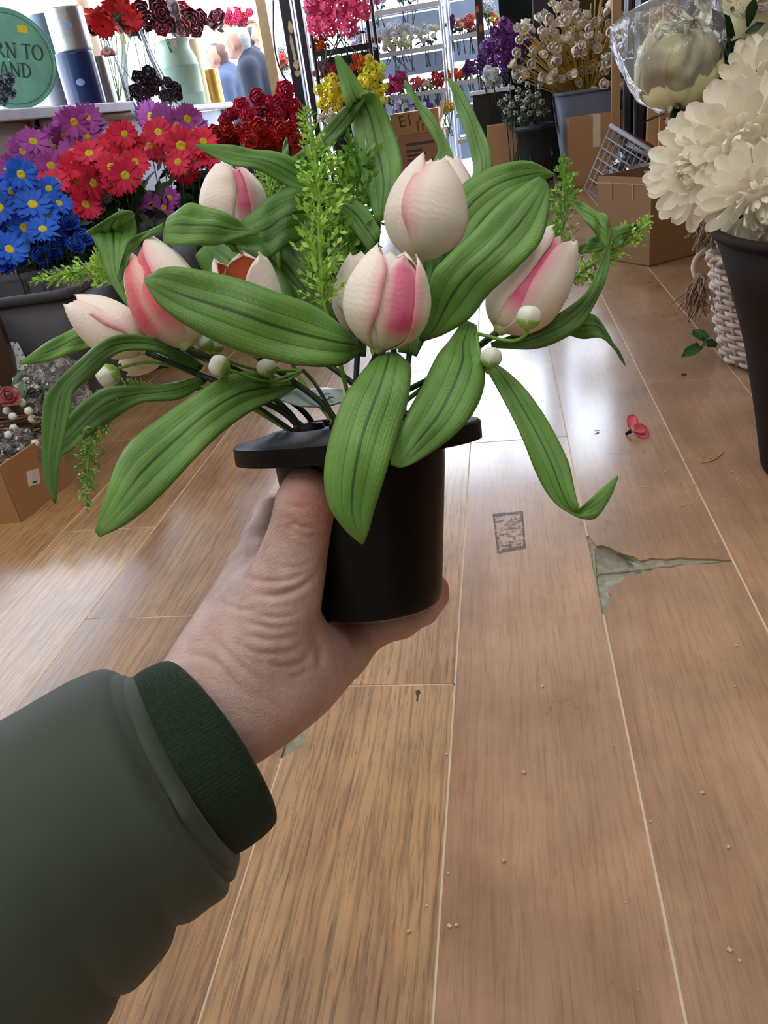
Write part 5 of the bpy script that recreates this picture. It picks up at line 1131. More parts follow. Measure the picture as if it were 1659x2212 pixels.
post('black post right of the grey green heather bucket', (1150, 0), (1186, 0), 5.75, .09, m_black, [(1190,330,.02,.03)], m_chip)
post('dark post standing behind the cream dried flowers', (1184, 0), (1212, 0), 5.95, .09, plain('dark_navy_post', srgb(22, 22, 34), .5, .3, 18))
# hanging cable by the window
mb = MB(); mb.tube(catmull([Y(590,0,6.0), Y(592,90,6.0), Y(602,140,6.0), Y(618,172,6.0), Y(630,178,6.0)], 24), .006, 6); mb.solo('cable', m_black, 'thin black cable hanging behind the peeling post', 'cable')

# ------------------------------------------------------------------ flower racks at the shop front
m_wire = plain('rack_wire', srgb(150, 154, 162), .35, .08, 20, metal=.6)
m_panel = plain('pale_blue_sheet', srgb(150, 164, 184), .6, .12, 6)
def rack(label, px0, px1, y, dep, shelves_py, pxref, mt_edge, mt_back, backs=True, ztop=1.62, slats=True):
    a, b = Y(px0, 100, y)[0], Y(px1, 100, y)[0]; t = thing('flower_rack', label, 'rack', ((a+b)/2, y, 0), 'flower racks at the shop front')
    zs = [Y(pxref, py, y)[2] for py in shelves_py]
    for x in (a, b):
        for yy in (y, y+dep): mb = MB(); mb.tube([(x, yy, 0), (x, yy, ztop)], .014, 8); mb.part('upright', mt_edge, t)
    for z in zs:
        mb = MB(); mb.box((a, y-.012, z-.03), (b, y+.004, z)); mb.box((a, y+dep-.004, z-.02), (b, y+dep+.012, z)); mb.box((a-.005, y, z-.02), (a+.01, y+dep, z)); mb.box((b-.01, y, z-.02), (b+.005, y+dep, z)); s_ = mb.part('shelf_frame', mt_edge, t, False)
        mb = MB()
        for x in np.arange(a+.03, b, .045): mb.tube([(x, y, z-.008), (x, y+dep, z-.008)], .0025, 4)
        for yy in np.arange(y+.05, y+dep, .09): mb.tube([(a, yy, z-.012), (b, yy, z-.012)], .0025, 4)
        part('shelf_wires', mb.V, mb.F, m_wire, s_)
        if backs: mb = MB(); mb.box((a+.01, y+dep-.02, z-.17), (b-.01, y+dep-.012, z-.03)); mb.part('hanging_sheet', mt_back, t, False)
    return t, zs, (a, b)
rk, zsA, xA = rack('steel wire rack with rows of flowers in the middle of the shop front', 788, 958, 6.75, .34, [14, 108, 203, 292], 870, m_steel, m_panel)
rk2, zsB, xB = rack('steel wire rack continuing right behind the rusty post', 972, 1100, 6.85, .34, [-20, 72, 172, 243, 300], 1005, m_steel, m_panel)
rk3, zsC, xC = rack('dark rack with yellow and pink flowers beside the black posts', 676, 800, 5.55, .3, [102, 172, 250, 300], 740, m_black, plain('dark_sheet', srgb(26, 30, 30), .8), True)
random.seed(11)
def posy(label, px, py, wpx, hpx, y, mesh_, n=12, r=8, fol=m_foliage, stem=True, seed=0, group='flower bunches on the racks', zfoot=None, name='flower_bunch', nfol=30, jit=.5):
    """bunch of flower heads filling a patch of the picture on the plane y"""
    c0 = Y(px, py, y); d = (c0-C0)@FW; w_, h_ = wpx/FPX*d/2, hpx/FPX*d/2; zf = c0[2]-h_-.02 if zfoot is None else zfoot
    t = thing(name, label, 'flowers', (c0[0], y, zf), group); rs = np.random.RandomState(seed+int(px)); pts = []
    ms = mesh_ if isinstance(mesh_, list) else [mesh_]
    for i in range(n):
        a = i*2.399; k = math.sqrt((i+.5)/n); p = c0+np.array([w_*k*math.cos(a), -.05*(1-k)+rs.uniform(-.03, .03), h_*k*math.sin(a)]); pts.append(p)
        place_head(t, ms[i % len(ms)], p, r/FPX*d*rs.uniform(.85, 1.15), face_cam(p, .3, rs, jit), 'flower', False, rs.uniform(0, 6))
    if nfol: leafcloud(t, c0+np.array([0, .05, -h_*.5]), (w_*1.05, .05, h_*.9), nfol, max(.04, 14/FPX*d), fol, seed)
    if stem: stems(t, [p for p in pts[::2]], (c0[0], y+.02, zf-.14), .004, m_stem, spread=w_*.8, seed=seed)
    return t
C_ = dict(white=(236, 238, 240), lilac=(196, 160, 214), red=(206, 40, 62), cream=(226, 220, 190), pink=(236, 110, 160), hot=(222, 44, 110), coral=(232, 120, 104), orange=(238, 120, 36), yellow=(232, 212, 32), lime=(206, 216, 50), purple=(112, 36, 128), mag=(206, 76, 150), rust=(180, 70, 52), gold=(196, 166, 60), teal=(120, 150, 150), violet=(120, 70, 180))
R_ = lambda c, s=0: H_('rose', c, C_[c], s, ruffle=.06)
K_ = lambda c, s=0: H_('cluster', c, C_[c], s)
yA, yB, yC = 6.85, 6.95, 5.6
for a in [  # label, px, py, w, h, plane, head, n, r
    ('white flower bunch with lilac at the left of the second rack shelf', 772, 78, 44, 42, yA, [R_('white'), R_('lilac')], 11, 10),
    ('red and pink bunch beside the white one on the second rack shelf', 800, 98, 40, 34, yA, [R_('red'), R_('hot')], 9, 9),
    ('bright white bunch in the middle of the second rack shelf', 852, 68, 74, 28, yA, R_('white', 1), 14, 10),
    ('cream bunch below the white one on the second rack shelf', 862, 92, 74, 26, yA-.06, R_('cream'), 13, 8),
    ('pale cream bunch at the right end of the second rack shelf', 922, 72, 46, 34, yA, [R_('cream', 1), R_('white')], 10, 8),
    ('magenta bunch at the left of the third rack shelf', 848, 184, 38, 30, yA, [R_('mag'), R_('hot')], 9, 9),
    ('purple pink bunch standing taller on the third rack shelf', 866, 170, 30, 24, yA+.05, R_('mag', 1), 7, 8),
    ('pink and coral bunch on the third rack shelf', 897, 180, 36, 24, yA, [R_('pink'), R_('coral')], 9, 7),
    ('small cream bunch on the third rack shelf', 922, 182, 18, 20, yA, R_('cream'), 6, 6),
    ('rust red bunch at the right end of the third rack shelf', 944, 174, 28, 26, yA, [R_('rust'), R_('red')], 7, 8),
    ('pink and white bunch at the top left of the middle rack', 812, -6, 46, 26, yA, [R_('pink', 1), R_('white')], 9, 9),
    ('teal grey bunch on the top shelf of the middle rack', 880, -10, 60, 16, yA, [R_('teal')], 9, 9),
    ('lilac purple bunch on the bottom shelf of the middle rack', 925, 226, 50, 16, yA, [R_('violet'), R_('white')], 9, 6),
    ('white and lilac bunch behind the carton on the bottom shelf', 870, 228, 44, 20, yA, [R_('white'), R_('lilac')], 8, 7),
    ('purple bunch at the left of the right rack', 974, 48, 16, 22, yB, R_('purple'), 5, 7),
    ('peach bunch on the right rack left of the rusty post', 994, 55, 26, 18, yB, [R_('cream'), R_('coral')], 7, 7),
    ('coral bunch touching the rusty post', 1016, 50, 26, 26, yB, R_('coral', 1), 7, 8),
    ('orange red bunch left of the steel upright', 962, 164, 24, 18, yB, [R_('orange'), R_('red')], 6, 7),
    ('orange bunch in the middle of the right rack', 990, 160, 34, 16, yB, R_('orange', 1), 8, 7),
    ('purple bunch beside the orange ones on the right rack', 1014, 148, 30, 24, yB, [R_('purple', 1)], 8, 8),
    ('white and lilac bunch low on the right rack', 1032, 228, 40, 24, yB, [R_('white'), R_('lilac')], 9, 6),
    ('bunch of orange and yellow flowers beyond the rusty post', 1070, 44, 34, 18, yB, [R_('orange'), R_('yellow')], 7, 6),
    ('white bunch right of the rusty post', 1052, 14, 26, 24, yB, R_('white'), 6, 8),
    ('orange bunch on the dark rack under the pink hydrangeas', 692, 96, 40, 26, yC, [R_('orange'), R_('rust')], 8, 9),
    ('red bunch on the dark rack behind the yellow flowers', 700, 154, 50, 30, yC+.1, [R_('red'), R_('hot')], 9, 9),
    ('golden dried bunch below the right steel upright', 962, 232, 40, 24, 6.55, [R_('gold')], 9, 8),
    ('pink and red bunch hanging outside above the grey haired man', 508, 36, 78, 26, 8.6, [R_('hot', 1), R_('red', 1)], 12, 11),
    ('white star bunch outside left of the peeling post', 606, 108, 28, 26, 8.05, [R_('white', 1)], 6, 9),
    ('coral bunch outside low behind the peeling post', 606, 130, 34, 22, 8.0, [R_('coral', 1)], 6, 8)]:
    a = list(a); a[8] *= 1.3; posy(*a, seed=len(a[0]))
posy('large hot pink hydrangea bunch hanging at the top beside the posts', 727, 22, 128, 92, 5.35, [H_('cluster', 'hydrangea_pink', (232, 74, 122), 0, n=30), H_('cluster', 'hydrangea_pink', (232, 74, 122), 1, n=30)], 15, 26, seed=3, stem=True, nfol=60, jit=.3)
posy('round bright yellow flower bunch on the dark rack', 716, 203, 64, 66, 5.3, [K_('yellow')], 14, 15, seed=4, nfol=50, jit=.3)
posy('tall lime yellow flower spike bunch beside the yellow one', 806, 182, 64, 96, 5.4, [K_('lime'), K_('yellow', 1)], 20, 13, seed=5, nfol=70, jit=.3)
posy('orange lily bunch at the top of the lime flowers', 775, 140, 40, 34, 5.42, [R_('orange')], 7, 12, seed=6, nfol=20)
posy('cream small bunch low beside the long folded leaf', 712, 250, 50, 30, 5.32, [K_('cream')], 8, 10, seed=7, nfol=40)
posy('deep purple bushy bunch left of the cream dried flowers', 1092, 98, 96, 84, 5.6, [H_('pom', 'purple', C_['purple'], 0), K_('purple')], 22, 17, seed=8, nfol=60)
posy('low purple bunch behind the rusty post', 1050, 130, 60, 44, 5.8, [H_('pom', 'purple', C_['purple'], 1)], 9, 14, seed=9, nfol=30)
posy('white orchid bunch with violet throats right of the rusty post', 1060, 168, 44, 36, 5.5, [R_('white', 1), R_('white')], 8, 14, seed=10, nfol=20)
posy('small violet and blue bunch behind the white orchids', 1078, 160, 40, 22, 5.6, [R_('violet')], 6, 8, seed=12, nfol=10)

# stalls outside that carry the far bunches, and a plinth for the orchids
def stall(label, px, py, w_, y, z=None):
    c = Y(px, py, y); z = c[2]; t = thing('market_stall', label, 'stall', (c[0], y, -.36), 'market stalls in the street')
    mb = MB(); mb.box((c[0]-w_/2, y-.05, z-.03), (c[0]+w_/2, y+.25, z)); mb.part('stall_board', m_timber, t, False)
    for sx in (-1, 1): mb = MB(); mb.box((c[0]+sx*w_/2-.02, y+.05, -.36), (c[0]+sx*w_/2+.02, y+.09, z-.03)); mb.part('leg', m_timber, t, False)
stall('timber stall board under the pink flowers outside', 508, 50, .42, 8.7); stall('timber stall board behind the peeling post', 606, 143, .3, 8.1)
c = Y(1062, 192, 5.62); pl = thing('display_plinth', 'white topped dark plinth under the white orchids', 'plinth', (c[0], 5.62, 0))
mb = MB(); mb.box((c[0]-.12, 5.52, 0), (c[0]+.12, 5.72, c[2]-.02)); mb.part('plinth_body', m_black, pl, False); mb = MB(); mb.box((c[0]-.14, 5.50, c[2]-.02), (c[0]+.14, 5.74, c[2])); mb.part('plinth_top', m_white, pl, False)

# ------------------------------------------------------------------ cartons
m_card = plain('brown_cardboard', srgb(172, 132, 92), .8, .06, 9)
m_card2 = plain('grey_brown_cardboard', srgb(150, 118, 96), .8, .06, 9)
m_carddk = plain('dark_brown_card', srgb(132, 102, 70), .75, .06, 9)
m_tape = plain('pale_tape', srgb(214, 196, 166), .35, .08, 20)
m_print = plain('carton_print', srgb(78, 64, 58), .7, .1, 30)
def carton(label, c, sx, sy, h, ang, mt, tape=False, group=None, zb=0.0, flap=None):
    """closed carton standing on z=zb, centre c, front face towards -y (turned by ang)"""
    t = thing('cardboard_box', label, 'box', (c[0], c[1], zb), group); M_ = Matrix.Translation((c[0], c[1], zb)) @ rot('Z', ang); mb = MB(); mb.box((-sx/2, -sy/2, 0), (sx/2, sy/2, h-.004), M_)
    bev(mb.part('carton_body', mt, t, False), .003)
    for k in (-1, 1): mb = MB(); mb.box((-sx/2, min(0, k*sy/2)+.0015, h-.004), (sx/2, max(0, k*sy/2)-.0015, h), M_); mb.part('top_flap', mt, t, False)
    if tape:
        mb = MB(); mb.box((-.022, -sy/2-.001, h*.55), (.022, -sy/2, h), M_); mb.box((-.022, -sy/2-.001, h), (.022, sy/2, h+.001), M_); mb.part('tape', m_tape, t, False)
    return t, M_
g_box = 'brown cartons by the shop front'
d_ = Y(1284, 300, 5.3); d_[2] = 0; carton('tall brown carton with pale tape in front of the cream dried flowers', d_, .33, .16, .385, .06, m_card, True, g_box)
d_ = Y(1098, 300, 5.42); d_[2] = 0; carton('brown carton beside the rusty post under the heather bucket', d_, .26, .14, .40, .0, m_card, False, g_box)
yb_ = 6.25; a, b = Y(862, 330, yb_), Y(962, 330, yb_); zB = Y(905, 288, yb_)[2]
t, M_ = carton('printed brown carton standing under the handwritten one', ((a[0]+b[0])/2, yb_+.15), b[0]-a[0], .3, zB, 0., m_card2, False, g_box)
for k, (u, v, w_) in enumerate([(.16, .80, .62), (.16, .68, .34), (.16, .60, .28), (.16, .52, .30), (.16, .44, .22), (.16, .30, .50), (.70, .48, .06), (.82, .48, .06), (.48, .60, .10), (.46, .52, .10)]):
    sx, h = b[0]-a[0], zB; mb = MB(); mb.box((-sx/2+u*sx, -.1512, v*h), (-sx/2+(u+w_)*sx, -.150, v*h+.018), M_); mb.part('printed_line', m_print, t, False)
zA = Y(900, 240, yb_)[2]
t, M_ = carton('handwritten brown carton stacked on the printed one', ((a[0]+b[0])/2-.03, yb_+.13), (b[0]-a[0])*1.04, .26, zA-zB, 0., m_card, False, g_box, zb=zB+.001)
sx, h = (b[0]-a[0])*1.04, zA-zB
text('handwriting', 'E1', M_ @ Matrix.Translation((-sx*.34, -.1308, h*.58)) @ rot('X', PI/2) @ rot('Z', .1), .11, m_print, t, 'LEFT')
text('handwriting', '1m', M_ @ Matrix.Translation((-sx*.02, -.1308, h*.26)) @ rot('X', PI/2) @ rot('Z', .1), .10, m_print, t, 'LEFT')
text('handwriting', 'A', M_ @ Matrix.Translation((sx*.05, -.1308, h*.66)) @ rot('X', PI/2) @ rot('Z', .1), .10, m_print, t, 'LEFT')
mb = MB(); mb.box((0, 0, 0), (.02, .008, .20), basis(Y(948, 262, yb_-.02), [.25, 0, 1])); mb.part('side_flap', plain('white_flap', srgb(224, 222, 224), .6), t, False)
# open carton with bottles and the shopping basket standing in it
c0 = F(1402, 577); c1 = F(1291, 558); ex = unit(c1-c0); ey = np.array([-ex[1], ex[0], 0]);
if ey[1] < 0: ey = -ey
W_, D_, Hc = np.linalg.norm(c1-c0), .30, .292
oc = thing('open_carton', 'tall open dark brown carton holding wire baskets, right of centre', 'box', c0+ex*W_/2+ey*D_/2); oM = basis(c0, [0, 0, 1], ex)
if np.dot(np.array(oM.col[1][:3]), ey) < 0: D_ = -D_
ylo, yhi = min(0, D_), max(0, D_)
for nm, a_, b_ in (('side_wall', (0, ylo, 0), (.005, yhi, Hc)), ('side_wall', (W_-.005, ylo, 0), (W_, yhi, Hc)), ('side_wall', (0.005, ylo, 0), (W_-.005, ylo+.005, Hc)), ('side_wall', (0.005, yhi-.005, 0), (W_-.005, yhi, Hc)), ('bottom', (0, ylo, 0), (W_, yhi, .005))):
    mb = MB(); mb.box(a_, b_, oM); mb.part(nm, m_carddk, oc, False)
yf = 0 if D_ > 0 else 0
for u in (.32, .72):
    mb = MB(); mb.box((W_*u-.003, -.003 if D_ > 0 else .0, Hc-.075), (W_*u+.003, .0 if D_ > 0 else .003, Hc-.02), oM); mb.part('slot_tab', m_card, oc, False)
mb = MB(); mb.box((0, -.002 if D_ > 0 else 0, Hc-.024), (W_, 0 if D_ > 0 else .002, Hc-.020), oM); mb.part('crease', m_card, oc, False)
# shopping basket, tipped, behind the open carton's rim
m_bask = plain('grey_basket_plastic', srgb(150, 146, 150), .4, .06, 20); m_maroon = plain('maroon_plastic', srgb(92, 26, 38), .4, .1, 20)
sb = thing('shopping_basket', 'grey grid shopping basket with a maroon rim tipped up behind the open carton', 'basket', P(1370, 390, 3.25))
A = P(1318, 274, 3.3); B = P(1450, 356, 3.12); Cc = P(1262, 405, 3.36); exb = B-A; eyb = Cc-A; nrm = unit(np.cross(exb, eyb)); 
if np.dot(nrm, FW) < 0: nrm = -nrm
dpt = nrm*.17
def lattice(o_, e1, e2, n1, n2, nm, rr=.0032):
    mb = MB()
    for i in range(n1+1): mb.tube([o_+e1*i/n1, o_+e1*i/n1+e2], rr, 4)
    for j in range(n2+1): mb.tube([o_+e2*j/n2, o_+e2*j/n2+e1], rr, 4)
    mb.part(nm, m_bask, sb)
in1 = exb*.05; lattice(A+in1*.2, exb, eyb, 12, 6, 'grid_side'); lattice(A+dpt, exb, eyb*.95, 12, 6, 'grid_side'); lattice(A, dpt, eyb, 4, 6, 'grid_end'); lattice(A+exb, dpt, eyb, 4, 6, 'grid_end'); lattice(A+eyb, exb, dpt, 12, 4, 'grid_base')
mb = MB(); up_ = -unit(eyb)*.018
for o_, e_ in ((A, exb), (A+dpt, exb)): mb.tube([o_+up_*.3, o_+e_+up_*.3], .010, 6)
mb.tube([A+up_*.3, A+dpt+up_*.3], .010, 6); mb.tube([A+exb+up_*.3, A+exb+dpt+up_*.3], .010, 6); mb.part('rim', m_bask, sb)
mb = MB(); mb.tube(catmull([A+dpt*.4+exb*.08+up_, A+dpt*.45+exb*.5+up_*1.5, A+dpt*.4+exb*.95+up_], 10), .012, 6); mb.part('handle', m_maroon, sb)
mb = MB(); V = []
for i in range(8):
    for j in range(8): V.append(A+dpt*.75+exb*(.06+.88*j/7)+eyb*(.08+.8*i/7)+nrm*random.uniform(-.015, .015))
mb.add(V, gridfaces(8, 8)); o = mb.solo('wrapped_bottles', plain('glossy_black_wrap', srgb(22, 16, 22), .12, .3, 30, spec=.8), 'dark shiny wrapped goods inside the grey grid basket', 'wrapped goods'); solid(o, .05)
mb = MB(); mb.lathe([(.002, 0), (.06, .004), (.075, .018), (.07, .02), (.055, .008), (.002, .006)], 24, basis(P(1395, 372, 2.92), [0.05, -.1, 1])); mb.solo('steel_dish', m_steel, 'small steel dish lying on top inside the open carton', 'dish')
# tall sheets by the right wall
def sheet(label, p0, p1, y, th, ztop, mt, lean=.04, name='cardboard_sheet', cat='cardboard'):
    a, b = Y(*p0, y)[0], Y(*p1, y)[0]; V, Fc = MB().box((a, y, 0), (b, y+th, ztop)).V, MB().box((0, 0, 0), (1, 1, 1)).F
    V = [(x, yy+lean*z, z) for x, yy, z in V]; mb = MB(); mb.add(V, Fc); return mb.solo(name, mt, label, cat, None, False)
sheet('tan cardboard board standing left of the black plastic bags', (1322, 200), (1340, 200), 5.2, .05, 1.15, m_card, 0)
sheet('brown cardboard board standing right of the black plastic bags', (1400, 230), (1428, 230), 4.6, .04, .95, m_card, 0)
sheet('narrow brown cardboard upright beside the white peony leaves', (1426, 260), (1452, 260), 4.5, .04, .86, plain('card_orange', srgb(158, 112, 72), .8, .08, 9), 0)
m_bag = plain('black_plastic_bag', srgb(14, 13, 18), .16, .3, 14, bump=.4, spec=.7)
for i, (pa, pb, y_, zt_, lab) in enumerate([((1346, 220), (1372, 220), 4.75, 1.02, 'left of two tall shiny black plastic rolls beside the cardboard'), ((1368, 230), (1402, 230), 4.7, 1.0, 'right of two tall shiny black plastic rolls beside the cardboard')]):
    a, b = Y(*pa, y_)[0], Y(*pb, y_)[0]; r = (b-a)/2*1.05; mb = MB(); prof = [(.002, 0), (r*.9, .003)]+[(r*(1+.05*math.sin(z*31+i)+.04*math.sin(z*77)), z) for z in np.linspace(.02, zt_-.04, 22)]+[(r*.8, zt_-.01), (r*.3, zt_), (.002, zt_)]
    mb.lathe(prof, 20, Matrix.Translation(((a+b)/2, y_, 0))); mb.solo('plastic_roll', m_bag, lab, 'plastic roll', 'black plastic rolls')
mb = MB(); mb.box((Y(1082, 100, 6.02)[0], 6.10, .25), (Y(1215, 100, 6.02)[0], 6.12, 1.42)); mb.solo('dark_backdrop', plain('dark_green_cloth', srgb(20, 30, 28), .9, .3, 10), 'added dark green backdrop cloth blocking the bright sky behind the purple bunch and heather', 'cloth', None, False)  # added dark sheet, keeps the bright sky from showing through here
mb = MB(); mb.box((.46, 5.2, 1.36), (RX-.01, 6.0, 1.40)); mb.solo('wall_shelf', plain('pale_shelf', srgb(196, 184, 178), .6, .06, 8), 'pale wall shelf at the upper right edge of the room', 'shelf', None, False)

# ------------------------------------------------------------------ cream dried flowers, heather
gb = Y(1266, 220, 5.72); gc = np.array([gb[0], 5.72, 0]); d5 = (gc-C0)@FW
bkz = Y(1270, 190, gc[1])[2]
bucket('slate grey bucket of cream dried flowers behind the taped carton', gc, .14, .20, bkz, .05, plain('slate_bucket', srgb(112, 114, 128), .5, .05, 8))
m_cream = pm('cream_dried', (250, 238, 220)); m_stick = plain('straw_stick', srgb(206, 172, 84), .7, .15, 30)
cm = [head_rose('cream_bud%d' % s, m_cream, s, ((.3, 4, 1.0), (.75, 5, .65)), .05, .8) for s in (0, 1)]
t = thing('dried_flowers', 'cream dried flowers with straw stems spraying out of the slate bucket', 'flowers', (gc[0], gc[1], bkz*.4)); rs = np.random.RandomState(5)
ft = np.array([gc[0], gc[1], bkz*.7]); mb = MB(); pts = []
for i in range(150):
    px, py = rs.uniform(1108, 1358), rs.uniform(8, 196)
    if px < 1180 and (py < 60-(px-1108)*.4 or py > 178): continue
    if px < 1300 and py > 190: continue
    if px > 1250 and py > 198: continue
    p = Y(px, py, gc[1]+rs.uniform(-.24, .0)); place_head(t, cm[i % 2], p, rs.uniform(13, 19)/FPX*d5, face_cam(p, .3, rs, .6)); pts.append(p)
for p in pts: mb.tube(catmull([ft+rs.normal(size=3)*.03, (p+ft)/2+np.array([0, 0, .03]), p], 5), .003, 4)
for i in range(70):
    a = rs.uniform(-.95, .75); l = rs.uniform(.42, .66); e = ft+np.array([math.sin(a)*l, rs.uniform(-.12, .15), math.cos(a)*l]); mb.tube(catmull([ft+rs.normal(size=3)*.03, (ft+e)/2+np.array([math.sin(a)*-.03, 0, .02]), e], 5), [.004, .004, .006], 4)
o = mb.part('straw_stems', m_stick, t)
leafcloud(t, ft+np.array([0, .06, .20]), (.20, .06, .10), 60, .08, plain('straw_leaf', srgb(150, 128, 78), .7, .2, 20), 3)
hc_ = Y(1156, 320, 5.25); hc_[2] = 0; hz = Y(1140, 270, hc_[1])[2]
t = thing('flower_bucket', 'round dark green bucket of grey green heather by the black post', 'bucket', (hc_[0], hc_[1], 0), 'flower buckets on the shop floor')
mb = MB(); k = ((hc_-C0)@FW)/FPX; mb.lathe([(.002, .002), (24*k, .002), (25*k, .01), (40*k, hz), (43*k, hz), (43*k, hz-.03), (39*k, hz-.03), (23*k, .02), (.002, .02)], 28, Matrix.Translation((hc_[0], hc_[1], 0))); mb.part('bucket_body', plain('dark_green_bucket', srgb(28, 44, 52), .4, .1, 10), t)
posy('grey green heather with tiny white florets in the dark green bucket', 1128, 218, 104, 80, hc_[1]-.05, [H_('cluster', 'heather_white', (190, 190, 176), 0, n=12)], 20, 8, m_foliage2, True, 21, 'flowers standing by the shop front', hz*.5, 'heather_bunch', 260)
mb = MB(); q = [F(*p) for p in [(1237,380),(1262,376),(1272,398),(1236,404),(1225,392)]]; mb.add([(p[0], p[1], .001+.012*(i % 2)) for i, p in enumerate(q)], [tuple(range(5))]); solid(mb.solo('paper_scrap', m_white, 'white paper scrap on the floor before the taped carton', 'paper'), .001)

# ------------------------------------------------------------------ right: white blooms, dark vase, wicker basket
m_mum = plain('ivory_petal', srgb(250, 246, 232), .6, .03, 12, sheen=.2, objvar=.04)
_n = m_mum.node_tree; _t = N_(_n, 'ShaderNodeBsdfTranslucent'); _t.inputs[0].default_value = srgb(250, 244, 222); _mx = N_(_n, 'ShaderNodeMixShader'); _mx.inputs[0].default_value = .3
_n.links.new(_n.nodes['Principled BSDF'].outputs[0], _mx.inputs[1]); _n.links.new(_t.outputs[0], _mx.inputs[2]); _n.links.new(_mx.outputs[0], _n.nodes['Material Output'].inputs[0])
vb = np.array([.522, 1.25, 0.]); vt = 0.405
def vase_right():
    t = thing('tall_vase', 'tall dark brown tapered vase at the right edge', 'vase', vb); m_ = plain('dark_brown_glaze', srgb(38, 28, 24), .75, .12, 6, spec=.12)
    mb = MB(); mb.lathe([(.02, .002), (.104, .002), (.107, .008), (.124, .10), (.150, .22), (.180, .32), (.205, vt-.012), (.198, vt-.012), (.172, .32), (.10, .03), (.02, .03)], 48, Matrix.Translation(vb)); mb.part('vase_body', m_, t)
    mb = MB(); mb.lathe([(.203, vt-.014), (.211, vt-.010), (.212, vt), (.200, vt+.002), (.196, vt-.01)], 48, Matrix.Translation(vb)); mb.part('vase_rim', m_, t)
vase_right()
def spoon(W, cup, droop, nu=6, nv=9):
    V = []; uv = []
    for i in range(nv):
        t = i/(nv-1); w_ = W*(.34+.66*math.sin(min(1, t/.70)*PI/2))*(1 if t < .70 else math.sqrt(max(0, 1-((t-.70)/.31)**2)))
        for j in range(nu): u = -1+2*j/(nu-1); V.append((t, u*w_/2, cup*W*u*u*(.3+.7*t)-droop*t*t+.10*max(0, t-.6)**2)); uv.append((u, t))
    return V, gridfaces(nv, nu), uv
V, Fc, uv = spoon(.44, .14, -.06); PET = mesh('petal', V, Fc, m_mum, True, uv)
V, Fc, uv = spoon(.42, .34, -.25); PET2 = mesh('petal', V, Fc, m_mum, True, uv)
def mum(label, px, py, d, rpx, nrm, rings=((.15, 6, 1.3), (.30, 9, 1.05), (.46, 11, .80), (.62, 13, .55), (.78, 14, .28), (.92, 15, .02), (1.0, 15, -.28), (1.0, 14, -.62)), seed=0):
    c = P(px, py, d); r = rpx/FPX*d; t = thing('chrysanthemum', label, 'flower', c, 'ivory chrysanthemums in the dark vase'); rs = np.random.RandomState(seed); B_ = basis(c, nrm)
    for k, (rr, n, lift) in enumerate(rings):
        for i in range(n):
            L_ = r*(.36+.26*rr)*rs.uniform(.9, 1.1); bse = r*(.06+.46*rr)
            M_ = B_ @ rot('Z', 2*PI*(i+.5*(k % 2))/n+rs.uniform(-.1, .1)) @ Matrix.Translation((bse*math.cos(max(lift, 0)*.8), 0, r*.34*math.sin(max(-.6, lift))+rs.uniform(-.03, .03)*r)) @ rot('Y', -lift-.22+rs.uniform(-.22, .22)) @ rot('X', rs.uniform(-.3, .3)) @ Matrix.Scale(L_, 4)
            put('petal', PET2 if k < 3 else PET, t, M_)
    mb = MB(); foot = vb+np.array([0, 0, vt*.6]); hd = c-np.array(B_.col[2][:3])*r*.25; mb.tube(catmull([foot, (foot+hd)/2+np.array([0, .02, .03]), hd], 10), .004, 6); mb.part('stem', m_stem, t)
    mb = MB(); mb.lathe([(.002, -.35), (.25, -.3), (.42, -.1), (.35, .12), (.002, .2)], 14, B_ @ Matrix.Scale(r, 4)); mb.part('flower_core', m_mum, t)
    return t
vc = lambda dx, dz: unit(unit(C0-P(1560, 330, 1.25))+CR*dx-CD*dz)
mum('lowest left ivory chrysanthemum, drooping beside the dark vase', 1512, 365, 1.24, 112, vc(-.65, -.15), seed=1)
mum('large front ivory chrysanthemum facing the room', 1600, 318, 1.18, 125, vc(.1, -.15), seed=2)
mum('highest ivory chrysanthemum at the right edge under the wrapped bloom', 1655, 190, 1.24, 105, vc(.2, .3), seed=3)
mum('lowest right ivory chrysanthemum cut by the picture edge', 1642, 432, 1.13, 112, vc(.2, -.75), seed=4)
mum('ivory chrysanthemum half hidden above the drooping one', 1515, 275, 1.34, 78, vc(-.6, .25), seed=5)
# wrapped peony
m_peony = translucent(plain('pale_lemon_petal', srgb(248, 247, 206), .55, .04, 10, sheen=.2), srgb(248, 247, 206), .35)
def peony(label, px, py, d, rpx, nrm, bag=None, seed=0):
    c = P(px, py, d); r = rpx/FPX*d; t = thing('peony', label, 'flower', c, 'pale peonies on the right'); B_ = basis(c, nrm); rs = np.random.RandomState(seed)
    for k, (n, rin, ha, hs) in enumerate(((3, .55, 62, .95), (5, .78, 52, 1.0), (5, 1.0, 50, .92))):
        for i in range(n):
            o = petal(t, B_ @ Matrix.Translation((0, 0, -r)), r, 2*r, 2*PI*i/n+k*.7, math.radians(ha), .55, [m_peony], rin, seed=k*7+i+seed, nu=9, nv=14, hscale=hs)
    mb = MB(); foot = vb+np.array([0, .05, vt*.7]); hd = c-np.array(B_.col[2][:3])*r; mb.tube(catmull([foot, (foot+hd)/2, hd], 10), .004, 6); mb.part('stem', m_stem, t)
    for i in range(3):
        V, Fc, uv = petalgrid(r*1.1, r*.5, .1, .3, 5, 6, .4, .25); M_ = basis(hd, unit(rs.normal(size=3)+np.array([0, 0, .5]))) @ rot('Z', i*2.1); solid(part('leaf', xf(V, M_), Fc, plain('peony_leaf', srgb(40, 78, 46), .5, .2, 20), t), .0008)
    return t
pn = unit(np.array([-.25, -.3, .9])); peony('large pale lemon peony wrapped in clear plastic at upper right', 1462, 138, 1.30, 88, pn, seed=1)
